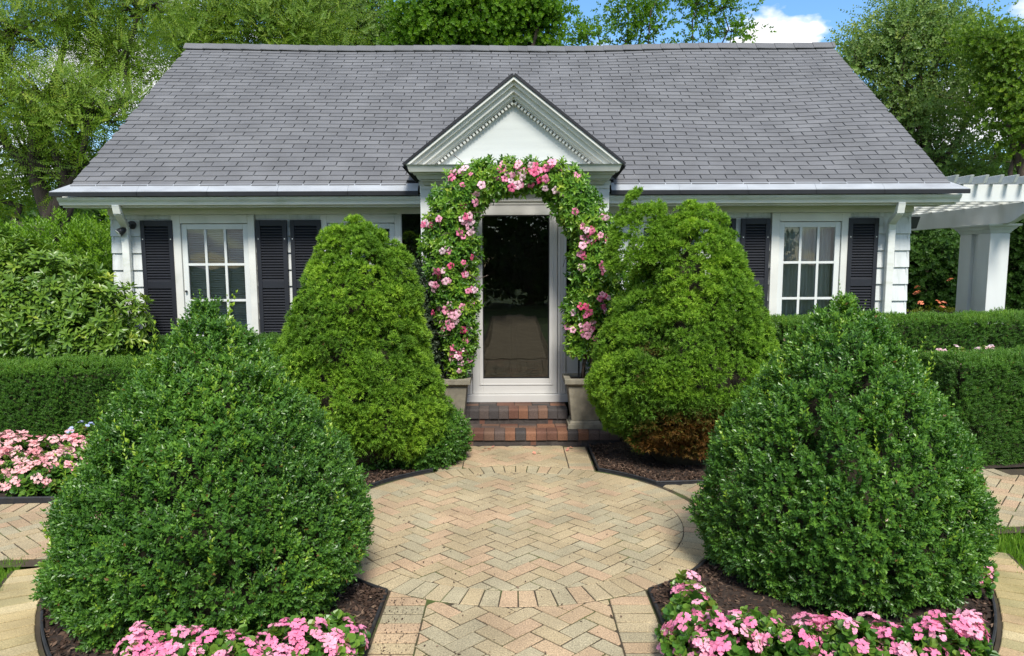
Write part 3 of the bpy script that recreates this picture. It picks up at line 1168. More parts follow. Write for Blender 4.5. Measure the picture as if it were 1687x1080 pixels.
QUADS = {(-1, -1): 'dark plastic edging round the mulch of the boxwood with yellow shoots',
         (1, -1): 'dark plastic edging round the begonia bed of the rounder boxwood',
         (-1, 1): 'dark plastic edging round the bed of the single-tipped green spruce',
         (1, 1): 'dark plastic edging round the bed of the browned spruce'}
for qi, (q, lab) in enumerate(QUADS.items()):
    g = np.random.default_rng(40 + qi)
    nu, nv = 26, 30
    V, F = [], []
    wv = waves(50 + qi, 8, 2.0)
    for i in range(nu + 1):
        for j in range(nv + 1):
            x, y = bed_point(q, i / nu, j / nv)
            e = min(i, nu - i, j, nv - j)
            V.append([x, y, 0.0])
            V[-1][2] = 0.004 + min(1, e / 4) * (0.02 + 0.012 * float(wv(np.array([V[-1]]))[0]))
    for i in range(nu):
        for j in range(nv):
            a = i * (nv + 1) + j
            F.append([a, a + nv + 1, a + nv + 2, a + 1])
    bed = npobj('mulch_bed', np.array(V), np.array(F), M['mulch'], kind='structure', smooth=True)
    # chips
    n = 9000
    uv = g.uniform(0, 1, (n, 2))
    P = np.array([[*bed_point(q, *t), 0.0] for t in uv])
    P[:, 2] = 0.016 + 0.012 * wv(P) + g.uniform(0, 0.012, n)
    cv, cf = leaf4(1, 0.42, 0.1)
    cv = cv - np.array([0.5, 0, 0])
    D = jitter(np.tile([0, 0, 1.0], (n, 1)), g, 0.45)
    V2, F2, T2 = scatter([(cv, cf, np.zeros(4, int))], P, D, g.uniform(0.014, 0.05, n), np.clip(g.beta(1.3, 2.6, n), 0, 1), 60 + qi)
    npobj('mulch_chips', V2, F2, LF['chip'], bed, T2, kind='stuff')
    # edging strip with a rounded lip round the bed
    path = [bed_point(q, t, 0) for t in np.linspace(1, 0, 14)] + [bed_point(q, 0, t) for t in np.linspace(0, 1, 22)[1:]]
    path += [bed_point(q, t, 1) for t in np.linspace(0, 1, 14)[1:]] + [bed_point(q, 1, t) for t in np.linspace(1, 0, 34)[1:-1]]
    n = len(path)
    cx = sum(p[0] for p in path) / n
    cy = sum(p[1] for p in path) / n
    m = MB()
    for k in range(n):
        p, p2 = path[k], path[(k + 1) % n]
        a, b = Vector((p[0], p[1], 0)), Vector((p2[0], p2[1], 0))
        if (b - a).length < 1e-4:
            continue
        m.bar(a + Vector((0, 0, -0.012)), b + Vector((0, 0, -0.012)), 0.010, 0.062)
    m.tube([(p[0], p[1], 0.021) for p in path] + [(path[0][0], path[0][1], 0.021)], 0.009, 6)
    m.build('bed_edging', M['edging'], label=lab, cat='garden edging', group='plastic bed edgings round the patio')

# grass beyond the curved course
def grass_patch(name, region, n, seed, parent=None, h=0.06, **kw):
    g = np.random.default_rng(seed)
    P = []
    while len(P) < n:
        x = g.uniform(region[0], region[1])
        y = g.uniform(region[2], region[3])
        d = Vector((x, y)) - PC
        if d.length < R_OUT1 + 0.01 - g.uniform(0, 0.05):
            continue
        if d.dot(Vector((-math.sin(PANG), math.cos(PANG)))) > -0.50 + g.uniform(0, 0.02):
            continue
        P.append((x, y, -0.05))
    P = np.array(P)
    cv = np.array([[-0.003, 0, 0], [0.003, 0, 0], [0.0, 0.012, 0.55], [0.0, 0.045, 1.0]])
    cv[:, 2] *= 1
    cf = np.array([[0, 1, 2], [0, 2, 3]])
    cv[0, 0], cv[1, 0] = -0.06, 0.06
    cv[2, 0] = 0.035
    D = jitter(np.tile([0, 0, 1.0], (len(P), 1)), g, 0.25)
    V, F, T = scatter([(cv, cf, np.zeros(4, int))], P, D, g.uniform(0.7, 1.4, len(P)) * (h * 0.7 + 0.02), np.clip(g.normal(0.5, 0.22, len(P)), 0, 1), seed)
    return npobj(name, V, F, LF['grass'], parent, T, kind='stuff', **kw)


grass_patch('lawn_grass', (-4.6, -2.4, 2.6, 5.1), 26000, 71, label='short lawn grass between the curved pavers and the path by salmon begonias', cat='grass')
grass_patch('lawn_grass', (2.4, 4.6, 2.6, 5.3), 26000, 72, label='short lawn grass between the curved pavers and the path by the glossy hedge', cat='grass')
# ------------------------------------------------------------------ the cottage
YW, YG, YD = 8.85, 8.42, 8.36         # main wall, gutter face, door plane
XL, XR = X(184, 420, YW), X(1499, 420, YW)
house = empty('cottage', (0.5 * (XL + XR), YW, 0), label='white shingled cottage with grey roof, black shutters and a pedimented entrance', cat='house')
HL = house.location.copy()


def hb(mb, name, mat, parent=None, **kw):
    """build in world coordinates under the house"""
    o = mb.build(name, mat, parent or house, **kw)
    o.matrix_parent_inverse = Matrix.Translation(-HL)
    return o


def hsub(mb, name, mat, parent, **kw):
    return mb.build(name, mat, parent, **kw)


ZS = Z(843, 338, YG + 0.12)          # soffit height
BASE = 0.0
# windows on the main wall: casing px (x0, x1), sash px (x0, x1)
WIN = [dict(c=(283.5, 420), s=(298.5, 408.5), kind='blind'), dict(c=(529, 661), s=(540, 650), kind='blind'),
       dict(c=(1040, 1172), s=(1052, 1160), kind='curtain'), dict(c=(1270.5, 1399), s=(1284, 1385), kind='curtain')]
for wd in WIN:
    for k in 'cs':
        wd[k] = tuple(X(p, 365, YW) for p in wd[k])
ZC1, ZC0 = Z(843, 352, YW), 0.92      # casing top, bottom
ZP1 = Z(843, 367, YW)                 # sash top
SIDE = (X(662, 360, YW), X(692, 360, YW))
VX0, VX1 = X(693, 330, YD), X(1003, 330, YD)
# structural wall: piers and panels
m = MB()
xs = [XL] + [e for wd in WIN for e in (wd['c'][0] + 0.05, wd['c'][1] - 0.05)] + [XR]
yi0, yi1 = YW + 0.03, YW + 0.14
for k in range(0, len(xs), 2):
    a, b = xs[k] + 0.03, xs[k + 1] - 0.03
    if a < VX0 - 0.3 and b > VX1 + 0.3:      # the middle pier is opened for the entrance
        m.box(a, VX0 + 0.2, yi0, yi1, -0.1, ZS + 0.1)
        m.box(VX1 - 0.2, b, yi0, yi1, -0.1, ZS + 0.1)
    else:
        m.box(a, b, yi0, yi1, -0.1, ZS + 0.1)
for wd in WIN:
    m.box(wd['c'][0] + 0.02, wd['c'][1] - 0.02, yi0 + 0.004, yi1 - 0.004, -0.1, ZC0 + 0.06)
    m.box(wd['c'][0] + 0.02, wd['c'][1] - 0.02, yi0 + 0.004, yi1 - 0.004, ZP1 - 0.02, ZS + 0.1)
m.box(VX0 + 0.1, VX1 - 0.1, yi0 + 0.004, yi1 - 0.004, ZS - 0.04, ZS + 0.09)
wall = hb(m, 'wall', M['siding'])
YB = 14.75
m = MB()
for x0, x1 in ((XL + 0.03, XL + 0.14), (XR - 0.14, XR - 0.03)):
    m.box(x0, x1, yi1, YB, -0.1, ZS + 0.1)
m.box(XL + 0.14, XR - 0.14, YB - 0.1, YB, -0.1, ZS + 0.1)
rear = hb(m, 'rear_wall', M['siding'])
m = MB().box(XL + 0.14, XR - 0.14, yi1, YB - 0.1, 0.38, 0.42)
m.box(XL + 0.14, XR - 0.14, yi1 + 0.05, YB - 0.1, ZS + 0.03, ZS + 0.06)
m.box(XL + 0.14, XR - 0.14, yi1 + 3.2, yi1 + 3.25, 0.42, ZS + 0.03)
hb(m, 'interior_room', M['room'])
# siding courses, wedge boards
CH = 0.198
zc = 0.25
ztop = Z(843, 352, YW)
segs = []
cur = XL
for wd in WIN:
    segs.append((cur, wd['c'][0] - 0.002))
    cur = wd['c'][1] + 0.002
segs.append((cur, XR))
segs = [s for s in segs if s[1] - s[0] > 0.02]
new = []
for a, b in segs:
    if a < VX0 and b > VX1:
        new += [(a, VX0 + 0.05), (VX1 - 0.05, b)]
    else:
        new.append((a, b))
segs = new
row = 0
while zc < ZS - 0.02:
    z1 = min(zc + CH + 0.012, ZS)
    for a, b in segs:
        # split long runs into shingle-width pieces with fine joints
        x = a
        while x < b - 1e-4:
            wd_ = min(b - x, rnd.uniform(0.38, 0.62))
            if b - (x + wd_) < 0.15:
                wd_ = b - x
            j = 0.0015
            y0 = YW - rnd.uniform(0, 0.004)
            pr = [(x + j, yi0 - 0.001, zc), (x + j, y0, zc + rnd.uniform(-0.002, 0.002)), (x + j, yi0 - 0.008, z1), (x + j, yi0 - 0.001, z1)]
            mm = MB().extr(pr, (wd_ - 2 * j, 0, 0))
            hsub(mm, 'siding_shingle', M['siding'], wall).matrix_parent_inverse = Matrix.Identity(4)
            x += wd_
    for xs_, sgn in ((XR, 1), (XL, -1)):
        pr = [(xs_ - sgn * 0.031, yi0 - 0.02, zc), (xs_ + sgn * 0.002, yi0 - 0.02, zc), (xs_ - sgn * 0.022, yi0 - 0.02, z1), (xs_ - sgn * 0.031, yi0 - 0.02, z1)]
        hsub(MB().extr(pr, (0, YB - yi0, 0)), 'siding_board', M['siding'], rear)
    zc += CH
    row += 1

# windows
for wd in WIN:
    (c0, c1), (s0, s1) = wd['c'], wd['s']
    win = empty('window')
    win.parent = house
    win.matrix_parent_inverse = Matrix.Translation(-HL)
    zb = ZC0
    m = MB()
    yf = YW - 0.035
    m.box(c0, s0 - 0.004, yf, yi0 + 0.08, zb, ZC1)
    m.box(s1 + 0.004, c1, yf, yi0 + 0.08, zb, ZC1)
    m.box(s0 - 0.004, s1 + 0.004, yf, yi0 + 0.08, ZP1 + 0.006, ZC1)
    m.box(s0 - 0.004, s1 + 0.004, yf, yi0 + 0.08, zb, zb + 0.06)
    m.build('casing', M['trim'], win, bevel=0.004)
    MB().box(c0 - 0.03, c1 + 0.03, YW - 0.09, YW - 0.036, zb - 0.05, zb + 0.002).build('sill', M['trim'], win, bevel=0.004)
    ys0, ys1 = YW - 0.012, YW + 0.032
    sw = 0.062
    z0, z1 = zb + 0.065, ZP1
    m = MB()
    m.box(s0, s0 + sw, ys0, ys1, z0, z1)
    m.box(s1 - sw, s1, ys0, ys1, z0, z1)
    m.box(s0 + sw, s1 - sw, ys0, ys1, z1 - sw, z1)
    m.box(s0 + sw, s1 - sw, ys0, ys1, z0, z0 + sw + 0.01)
    m.build('sash', M['white'], win, bevel=0.003)
    gx0, gx1, gz0, gz1 = s0 + sw, s1 - sw, z0 + sw + 0.01, z1 - sw
    mw = 0.028
    pw = (gx1 - gx0 - 2 * mw) / 3
    ph = (gz1 - gz0 - 2 * mw) / 3
    for k in (1, 2):
        xx = gx0 + k * pw + (k - 1) * mw
        MB().box(xx, xx + mw, ys0 + 0.004, ys1 - 0.006, gz0, gz1).build('muntin', M['white'], win)
        zz_ = gz0 + k * ph + (k - 1) * mw
        for i in range(3):
            xx = gx0 + i * (pw + mw)
            MB().box(xx, xx + pw, ys0 + 0.004, ys1 - 0.006, zz_, zz_ + mw).build('muntin', M['white'], win)
    for i in range(3):
        for k in range(3):
            xx, zz_ = gx0 + i * (pw + mw), gz0 + k * (ph + mw)
            t_ = rnd.uniform(-0.0035, 0.0035)
            yy = ys0 + 0.018
            MB().hexa([(xx, yy - t_, zz_), (xx + pw, yy + t_, zz_), (xx + pw, yy + t_ + 0.003, zz_), (xx, yy - t_ + 0.003, zz_)],
                      [(xx, yy - t_, zz_ + ph), (xx + pw, yy + t_, zz_ + ph), (xx + pw, yy + t_ + 0.003, zz_ + ph), (xx, yy - t_ + 0.003, zz_ + ph)]).build('pane', M['glass'], win)
    if wd['kind'] == 'blind':
        m = MB()
        zz_ = gz1 + 0.02
        while zz_ > gz0:
            m.hexa([(gx0 - 0.02, ys1 + 0.03, zz_ - 0.012), (gx1 + 0.02, ys1 + 0.03, zz_ - 0.012), (gx1 + 0.02, ys1 + 0.052, zz_ + 0.0), (gx0 - 0.02, ys1 + 0.052, zz_)],
                   [(gx0 - 0.02, ys1 + 0.03, zz_ - 0.0105), (gx1 + 0.02, ys1 + 0.03, zz_ - 0.0105), (gx1 + 0.02, ys1 + 0.052, zz_ + 0.0015), (gx0 - 0.02, ys1 + 0.052, zz_ + 0.0015)])
            zz_ -= 0.021
        m.build('blind_slats', M['blind'], win, kind='stuff')
        MB().tube([(s0 + 0.03, ys0 - 0.03, (z0 + z1) / 2 - 0.1), (s0 + 0.03, ys0, (z0 + z1) / 2 - 0.1)], [0.014, 0.010], 10).build('knob', M['black'], win)
    else:
        for a, b in ((gx0 - 0.03, gx0 + 0.34), (gx1 - 0.33, gx1 + 0.03)):
            V, F = [], []
            nn = 40
            for i in range(nn + 1):
                x = a + (b - a) * i / nn
                for zz_, f in ((gz1 + 0.03, 1.0), (gz0 + 0.3, 0.93), (gz0 - 0.02, 0.85)):
                    xm = (a if a < (gx0 + gx1) / 2 - 0.1 else b)
                    V.append((xm + (x - xm) * f, ys1 + 0.09 + 0.022 * math.sin(i * 1.15) + 0.012 * math.sin(i * 0.47 + zz_), zz_))
            for i in range(nn):
                for k in range(2):
                    F.append((i * 3 + k, i * 3 + k + 1, i * 3 + k + 4, i * 3 + k + 3))
            MB().add(V, F).build('curtain', M['curtain'], win, smooth=True)


def shutter(x0, x1, z0, z1):
    s = empty('shutter')
    s.parent = house
    s.matrix_parent_inverse = Matrix.Translation(-HL)
    y0, y1 = YW - 0.05, YW - 0.012
    b = 0.05
    m = MB()
    m.box(x0, x0 + b, y0, y1, z0, z1)
    m.box(x1 - b, x1, y0, y1, z0, z1)
    zm = z0 + (z1 - z0) * 0.49
    m.box(x0 + b, x1 - b, y0 + 0.002, y1, z1 - 0.07, z1)
    m.box(x0 + b, x1 - b, y0 + 0.002, y1, z0, z0 + 0.09)
    m.box(x0 + b, x1 - b, y0 + 0.002, y1, zm - 0.045, zm + 0.045)
    m.box(x0 + b, x1 - b, y1 - 0.008, y1 - 0.001, z0 + 0.05, z1 - 0.05)
    m.build('frame', M['shutter'], s, bevel=0.003)
    m = MB()
    for a, bb in ((z0 + 0.09, zm - 0.045), (zm + 0.045, z1 - 0.07)):
        n = int((bb - a) / 0.032)
        for k in range(n):
            zz_ = a + (k + 0.5) * (bb - a) / n
            m.hexa([(x0 + b, y0 + 0.006, zz_ - 0.016), (x1 - b, y0 + 0.006, zz_ - 0.016), (x1 - b, y1 - 0.009, zz_ + 0.006), (x0 + b, y1 - 0.009, zz_ + 0.006)],
                   [(x0 + b, y0 + 0.006, zz_ - 0.008), (x1 - b, y0 + 0.006, zz_ - 0.008), (x1 - b, y1 - 0.009, zz_ + 0.013), (x0 + b, y1 - 0.009, zz_ + 0.013)])
    m.build('louvers', M['shutter'], s, kind='stuff')
    for xx in (x0 + 0.025, x1 - 0.025):
        MB().tube([(xx, y0 - 0.004, z1 - 0.22), (xx, y0, z1 - 0.22)], 0.007, 6).build('screw', M['gutter'], s)


ZSH = Z(843, 361, YW)
for a, b in ((229.5, 283), (420.5, 471.5), (477, 528.5), (1173, 1213.5), (1222, 1270), (1399.5, 1449.5)):
    shutter(X(a, 362, YW - 0.05), X(b, 362, YW - 0.05) - 0.003, 0.93, ZSH)

# eaves: frieze, soffit, fascia and gutter, split at the entrance
EL, ER = X(100, 320, YG + 0.06), X(1578, 317, YG + 0.06)
ZE = Z(843, 306, YG + 0.02)           # roof surface above the eave line (start of shingles)
zg1, zg0 = Z(843, 322.5, YG), Z(843, 335, YG)
for i, (a, b) in enumerate(((EL, VX0 + 0.03), (VX1 - 0.03, ER))):
    hb(MB().box(max(a, XL), min(b, XR), YW - 0.028, yi0 + 0.05, ZC1 + 0.003, ZS + 0.02), 'frieze_board', M['trim'])
    hb(MB().box(a, b, YG + 0.10, YW + 0.06, ZS, ZS + 0.022), 'soffit', M['trim'])
    hb(MB().box(a, b, YG + 0.085, YG + 0.11, ZS - 0.012, zg1 + 0.03), 'fascia', M['trim'])
    # K-style gutter profile in y,z
    pr = [(YG + 0.084, zg0), (YG + 0.030, zg0), (YG + 0.018, zg0 + 0.030), (YG - 0.008, zg0 + 0.055), (YG - 0.018, zg1 - 0.012), (YG - 0.018, zg1),
          (YG - 0.008, zg1), (YG - 0.006, zg1 - 0.03), (YG + 0.03, zg0 + 0.03), (YG + 0.05, zg0 + 0.012), (YG + 0.078, zg0 + 0.012), (YG + 0.078, zg1 - 0.004), (YG + 0.084, zg1 - 0.004)]
    m = MB().extr([(a, y, z) for y, z in pr], (b - a, 0, 0))
    gt = hb(m, 'gutter', M['gutter'])
    for k in range(int((b - a) / 1.4)):
        x = a + 0.5 + 1.4 * k
        hsub(MB().box(x, x + 0.03, YG - 0.0215, YG - 0.0185, zg0 + 0.06, zg1), 'gutter_seam', M['gutter'], gt)
    xo = a if i == 0 else b
    s_ = -1 if i == 0 else 1
    hsub(MB().extr([(xo + s_ * 0.001, y, z) for y, z in (pr[0], pr[1], pr[2], pr[3], pr[4], pr[5], pr[12])], (s_ * 0.004, 0, 0)), 'gutter_end', M['gutter'], gt)
# downspouts
for pts in ([(191, 336), (194, 350), (206, 372), (207, 384), (207.5, 560)], [(1485, 334), (1482, 349), (1469, 366), (1468, 378), (1467, 560)]):
    ys = [YG + 0.05, YG + 0.08, YW - 0.085, YW - 0.06, YW - 0.06]
    p = [at(a, b, y) for (a, b), y in zip(pts, ys)]
    p[0].z = zg0 + 0.01
    p[4].x = p[3].x
    p[4].z = 0.08
    d = MB()
    for k in range(4):
        up = (0, 1, 0) if abs((p[k + 1] - p[k]).normalized().y) < 0.7 else (0, 0, 1)
        d.bar(p[k], p[k + 1] + (p[k + 1] - p[k]).normalized() * 0.012, 0.085, 0.06, up)
    hb(d, 'downspout', M['gutter'], bevel=0.008)

# roof
YR = 11.78
ZR = Z(843, 76, YR)
RW0, RW1 = X(113, 306, YG), X(1566, 304, YG)
slope = Vector((0, YR - YG, ZR - ZE))
SL = slope.length
sdir = slope.normalized()
snrm = Vector((0, -sdir.z, sdir.y))


def roofp(x, s, h=0.0):
    """point on the slightly sagging roof: s metres up from the eave, h above"""
    u = (x - RW0) / (RW1 - RW0)
    v = s / SL
    sag = -0.05 * math.sin(math.pi * min(1, max(0, u))) * v - 0.012 * math.sin(u * 17 + 1.0) * math.sin(v * 5.0) * (0.3 + u)
    sag += -0.03 * math.exp(-((u - 0.86) / 0.09) ** 2) * math.sin(math.pi * v)
    return Vector((x, YG, ZE)) + sdir * s + snrm * (h + sag)


roof = empty('roof')
roof.parent = house
roof.matrix_parent_inverse = Matrix.Translation(-HL)
V, F = [], []
nx, ns = 40, 24
for i in range(nx + 1):
    for k in range(ns + 1):
        V.append(roofp(RW0 + 0.004 + (RW1 - RW0 - 0.008) * i / nx, SL * k / ns, -0.012))
for i in range(nx):
    for k in range(ns):
        a = i * (ns + 1) + k
        F.append((a, a + ns + 1, a + ns + 2, a + 1))
MB().add(V, F).build('roof_deck', M['felt'], roof)
m = MB()
zr_ = roofp(0.5 * (RW0 + RW1), SL, 0).z
back = Vector((0, 2 * YR - YG, ZE))
m.hexa([(RW0 + 0.01, YR, ZR - 0.09), (RW1 - 0.01, YR, ZR - 0.09), (RW1 - 0.01, back.y, ZE - 0.05), (RW0 + 0.01, back.y, ZE - 0.05)],
       [(RW0 + 0.01, YR, ZR - 0.05), (RW1 - 0.01, YR, ZR - 0.05), (RW1 - 0.01, back.y, ZE), (RW0 + 0.01, back.y, ZE)])
m.build('rear_slope', M['shingle'], roof)
for xx in (RW0, RW1 - 0.03):
    m = MB()
    for k in range(12):
        a, b = roofp(xx + 0.015, SL * k / 12, -0.05), roofp(xx + 0.015, SL * (k + 1) / 12, -0.05)
        m.bar(a, b, 0.03, 0.07, snrm)
    m.build('rake_board', M['trim'], roof)
for xx in (XL + 0.035, XR - 0.135):
    z_ = ZS + 0.1
    MB().extr([(xx, yi1, z_), (xx, YB, z_), (xx, YR, ZR - 0.25)], (0.1, 0, 0)).build('gable_wall', M['siding'], roof)
# flashing strip along the eave, flaring out at the ends
fl_top = 0.0
for a, b in ((RW0, VX0 - 0.03), (VX1 + 0.03, RW1)):
    nseg = 5
    for k in range(nseg):
        x0, x1 = a + (b - a) * k / nseg + 0.001, a + (b - a) * (k + 1) / nseg - 0.001
        y0, y1 = YG - 0.055, YG + 0.03
        zt, zb_ = ZE + 0.034, zg1 + 0.052
        fl0 = -0.19 if (k == 0 and a == RW0) else 0
        fl1 = 0.19 if (k == nseg - 1 and b == RW1) else 0
        dz = rnd.uniform(-0.003, 0.003)
        MB().hexa([(x0 + fl0, y0, zb_ + dz), (x1 + fl1, y0, zb_ + dz), (x1, y1, zt - 0.03), (x0, y1, zt - 0.03)],
                  [(x0 + fl0, y0, zb_ + 0.008 + dz), (x1 + fl1, y0, zb_ + 0.008 + dz), (x1, y1, zt), (x0, y1, zt)]).build('eave_flashing', M['flash'], roof)
        MB().box(x0 + fl0 - 0.004, x1 + fl1 + 0.004, y0 - 0.004, y0 + 0.02, zg1 + 0.008, zb_ + 0.002).build('drip_edge', M['black'], roof)
# shingles
EXPO, TAB, TH = SL / 38.0, 0.29, 0.011
s0 = 0.015
course = 0
tabs = []
while s0 < SL - 0.03:
    offx = (course % 2) * TAB / 2 + rnd.uniform(-0.03, 0.03)
    x = RW0 - offx
    while x < RW1:
        a, b = max(x, RW0 - 0.008), min(x + TAB, RW1 + 0.008)
        if b - a > 0.03:
            tabs.append((course, s0, a, b))
        x += TAB
    s0 += EXPO
    course += 1
PA = at(847, 124, 8.02)
PB = 0.5 * (at(668, 270, 8.02) + at(1026, 268, 8.02))
pslope = (PA.z - PB.z) / (0.5 * (X(1026, 268, 8.02) - X(668, 270, 8.02)))


def hidden_by_gable(x, s):
    p = roofp(x, s)
    return p.z < PA.z - 0.12 - abs(x - PA.x) * pslope and p.y > 8.3


def tab_geo(w_, ln):
    g_ = 0.0055
    x0, x1 = -w_ / 2 + g_, w_ / 2 - g_
    return ([(x0, 0, -0.002), (x1, 0, -0.002), (x1, 0, TH), (x0, 0, TH), (x0, ln, -0.004), (x1, ln, -0.004), (x1, ln, 0.001), (x0, ln, 0.001)],
            [(0, 1, 2, 3), (3, 2, 6, 7), (0, 3, 7, 4), (1, 5, 6, 2), (0, 4, 5, 1)])


full = MB().add(*tab_geo(TAB, EXPO + 0.03)).mesh('shingle', M['shingle'])
FV, FF, FT = [], [], []
nobj = 0
for course, s, a, b in tabs:
    cx_ = 0.5 * (a + b)
    if hidden_by_gable(cx_ - 0.16, s) and hidden_by_gable(cx_ + 0.16, s):
        continue
    p = roofp(cx_, s + rnd.uniform(-0.004, 0.004))
    up = roofp(cx_, s + EXPO) - roofp(cx_, s)
    rt = roofp(cx_ + 0.1, s) - roofp(cx_ - 0.1, s)
    rt.normalize()
    n_ = rt.cross(up).normalized()
    u_ = n_.cross(rt)
    rot = Matrix((rt, u_, n_)).transposed() @ Matrix.Rotation(rnd.gauss(0, 0.006), 3, 'Z') @ Matrix.Rotation(rnd.gauss(0, 0.006), 3, 'X')
    if nobj < 295:
        if abs((b - a) - TAB) < 1e-4:
            o = bpy.data.objects.new('shingle', full)
        else:
            o = bpy.data.objects.new('shingle', MB().add(*tab_geo(b - a, EXPO + 0.03)).mesh('shingle', M['shingle']))
        link(o, roof)
        o.matrix_local = Matrix.Translation(p) @ rot.to_4x4()
        nobj += 1
    else:
        vs, fs = tab_geo(b - a, EXPO + 0.03)
        base = len(FV)
        FV += [p + rot @ Vector(v) for v in vs]
        FF += [tuple(base + i for i in f) for f in fs]
        FT += [rnd.random()] * len(vs)
npobj('shingle_field', np.array([tuple(v) for v in FV]), np.array(FF), M['shingle_attr'], roof, np.array(FT), kind='stuff')
# ridge caps
k = 0
x = RW0 - 0.02
while x < RW1:
    x1 = min(x + 0.30, RW1 + 0.03)
    pa, pb = roofp(x, SL - 0.02, 0.03), roofp(x1, SL - 0.02, 0.022)
    mm = MB()
    for pp, q in ((pa, pb),):
        A0 = [pa - sdir * 0.10, pa + Vector((0, 0, 0.03)), pa + Vector((0, 0.2, -0.06))]
        B0 = [pb - sdir * 0.10, pb + Vector((0, 0, 0.03)), pb + Vector((0, 0.2, -0.06))]
        mm.hexa([A0[0], B0[0], B0[1], A0[1]], [v + Vector((0, 0, 0.012)) for v in (A0[0], B0[0], B0[1], A0[1])])
        mm.hexa([A0[1], B0[1], B0[2], A0[2]], [v + Vector((0, 0, 0.012)) for v in (A0[1], B0[1], B0[2], A0[2])])
    mm.build('ridge_cap', M['shingle'], roof)
    x += 0.29
    k += 1

# ---- entrance: vestibule with pediment
ent = empty('entrance')
ent.parent = house
ent.matrix_parent_inverse = Matrix.Translation(-HL)
DX0, DX1 = X(778, 500, YD), X(918, 500, YD)
DZ0, DZ1 = Z(848, 648, YD), Z(848, 338, YD)
ZCB = Z(848, 320, YD)                 # below frieze
PW = 0.135
for a, b in ((VX0, VX0 + PW), (VX1 - PW, VX1)):
    m = MB().box(a, b, YD - 0.03, YW + 0.06, 0.30, ZCB + 0.2)
    m.box(a - 0.015, b + 0.015, YD - 0.045, YW, 0.30, 0.46)
    m.box(a - 0.012, b + 0.012, YD - 0.045, YW, Z(700, 306, YD), Z(700, 299, YD))
    m.build('pilaster', M['white'], ent, bevel=0.004)
CW = 0.10
for a, b in ((DX0 - CW, DX0 - 0.006), (DX1 + 0.006, DX1 + CW)):
    m = MB().box(a, b, YD - 0.02, YD + 0.12, DZ0, DZ1 + 0.25)
    for f in (0.18, 0.5, 0.78):
        xx = a + (b - a) * f
        m.box(xx - 0.011, xx + 0.011, YD - 0.031, YD - 0.0205, DZ0, DZ1 + 0.02)
    m.build('door_casing', M['doorwhite'], ent, bevel=0.002)
m = MB().box(DX0 - 0.006, DX1 + 0.006, YD - 0.02, YD + 0.12, DZ1 + 0.006, ZCB + 0.12)
m.box(DX0 - CW, DX1 + CW, YD - 0.034, YD - 0.0205, DZ1 + 0.04, DZ1 + 0.06)
m.build('door_head', M['doorwhite'], ent, bevel=0.003)
# sidelights either side
for a, b in ((VX0 + PW, DX0 - CW), (DX1 + CW, VX1 - PW)):
    MB().box(a, b, YD, YD + 0.10, DZ0 - 0.02, DZ0 + 0.55).build('side_panel', M['doorwhite'], ent)
    MB().box(a, b, YD + 0.03, YD + 0.034, DZ0 + 0.55, ZCB + 0.10).build('sidelight_glass', M['doorglass'], ent)
    MB().box(a, b, YD + 0.01, YD + 0.06, DZ0 + 1.35, DZ0 + 1.39).build('sidelight_bar', M['doorwhite'], ent)
m = MB()
m.box(VX0 + 0.03, VX1 - 0.03, YW + 1.4, YW + 1.45, 0.42, ZCB + 0.3)
m.build('hall_wall', M['room'], ent)
MB().box(VX0 - 0.005, VX1 + 0.005, YD - 0.02, YW + 0.05, ZCB + 0.02, ZCB + 0.06).build('vestibule_ceiling', M['trim'], ent)
MB().box(VX0 - 0.02, VX1 + 0.02, YD - 0.06, YD + 0.15, Z(848, 662.5, YD - 0.06), DZ0 - 0.004).build('threshold', M['doorwhite'], ent, bevel=0.005)
# storm door
door = empty('door')
door.parent = house
door.matrix_parent_inverse = Matrix.Translation(-HL)
DG = (X(795, 480, YD), X(905, 480, YD), Z(848, 623, YD), Z(848, 354, YD))
m = MB()
yd0, yd1 = YD - 0.012, YD + 0.028
m.box(DX0, DG[0], yd0, yd1, DZ0, DZ1)
m.box(DG[1], DX1, yd0, yd1, DZ0, DZ1)
m.box(DG[0], DG[1], yd0, yd1, DG[3], DZ1)
m.box(DG[0], DG[1], yd0, yd1, DZ0, DG[2])
m.box(DG[0] - 0.03, DG[1] + 0.03, yd0 - 0.008, yd0 - 0.0005, DG[2] - 0.075, DG[2] - 0.06)
m.box(DG[0] - 0.045, DG[0] - 0.03, yd0 - 0.008, yd0 - 0.0005, DG[2] - 0.075, DG[3] + 0.03)
m.box(DG[1] + 0.03, DG[1] + 0.045, yd0 - 0.008, yd0 - 0.0005, DG[2] - 0.075, DG[3] + 0.03)
m.build('door_frame', M['doorwhite'], door, bevel=0.003)
MB().box(DG[0] - 0.005, DG[1] + 0.005, YD + 0.008, YD + 0.012, DG[2] - 0.005, DG[3] + 0.005).build('glass_pane', M['doorglass'], door)
m = MB()
for a, b in ((DG[0] + 0.012, DG[0]), (DG[1] - 0.012, DG[1])):
    m.box(min(a, b), max(a, b), YD - 0.006, YD + 0.007, DG[2], DG[3])
m.box(DG[0] + 0.012, DG[1] - 0.012, YD - 0.006, YD + 0.007, DG[2], DG[2] + 0.012)
m.box(DG[0] + 0.012, DG[1] - 0.012, YD - 0.006, YD + 0.007, DG[3] - 0.012, DG[3])
m.build('glass_gasket', M['black'], door)
# dark wooden inner door with panels
m = MB().box(DX0 - 0.02, DX1 + 0.02, YD + 0.13, YD + 0.17, DZ0, DZ1 + 0.02)
for r_ in range(2):
    for c_ in range(2):
        xa = DX0 + 0.13 + c_ * 0.37
        za = DZ0 + 0.2 + r_ * 0.75
        m.frustum((xa, xa + 0.30, YD + 0.118, YD + 0.1295), (xa, xa + 0.30, YD + 0.118, YD + 0.1295), za, za + 0.6)
m.build('inner_door', M['wood'], door, bevel=0.006)

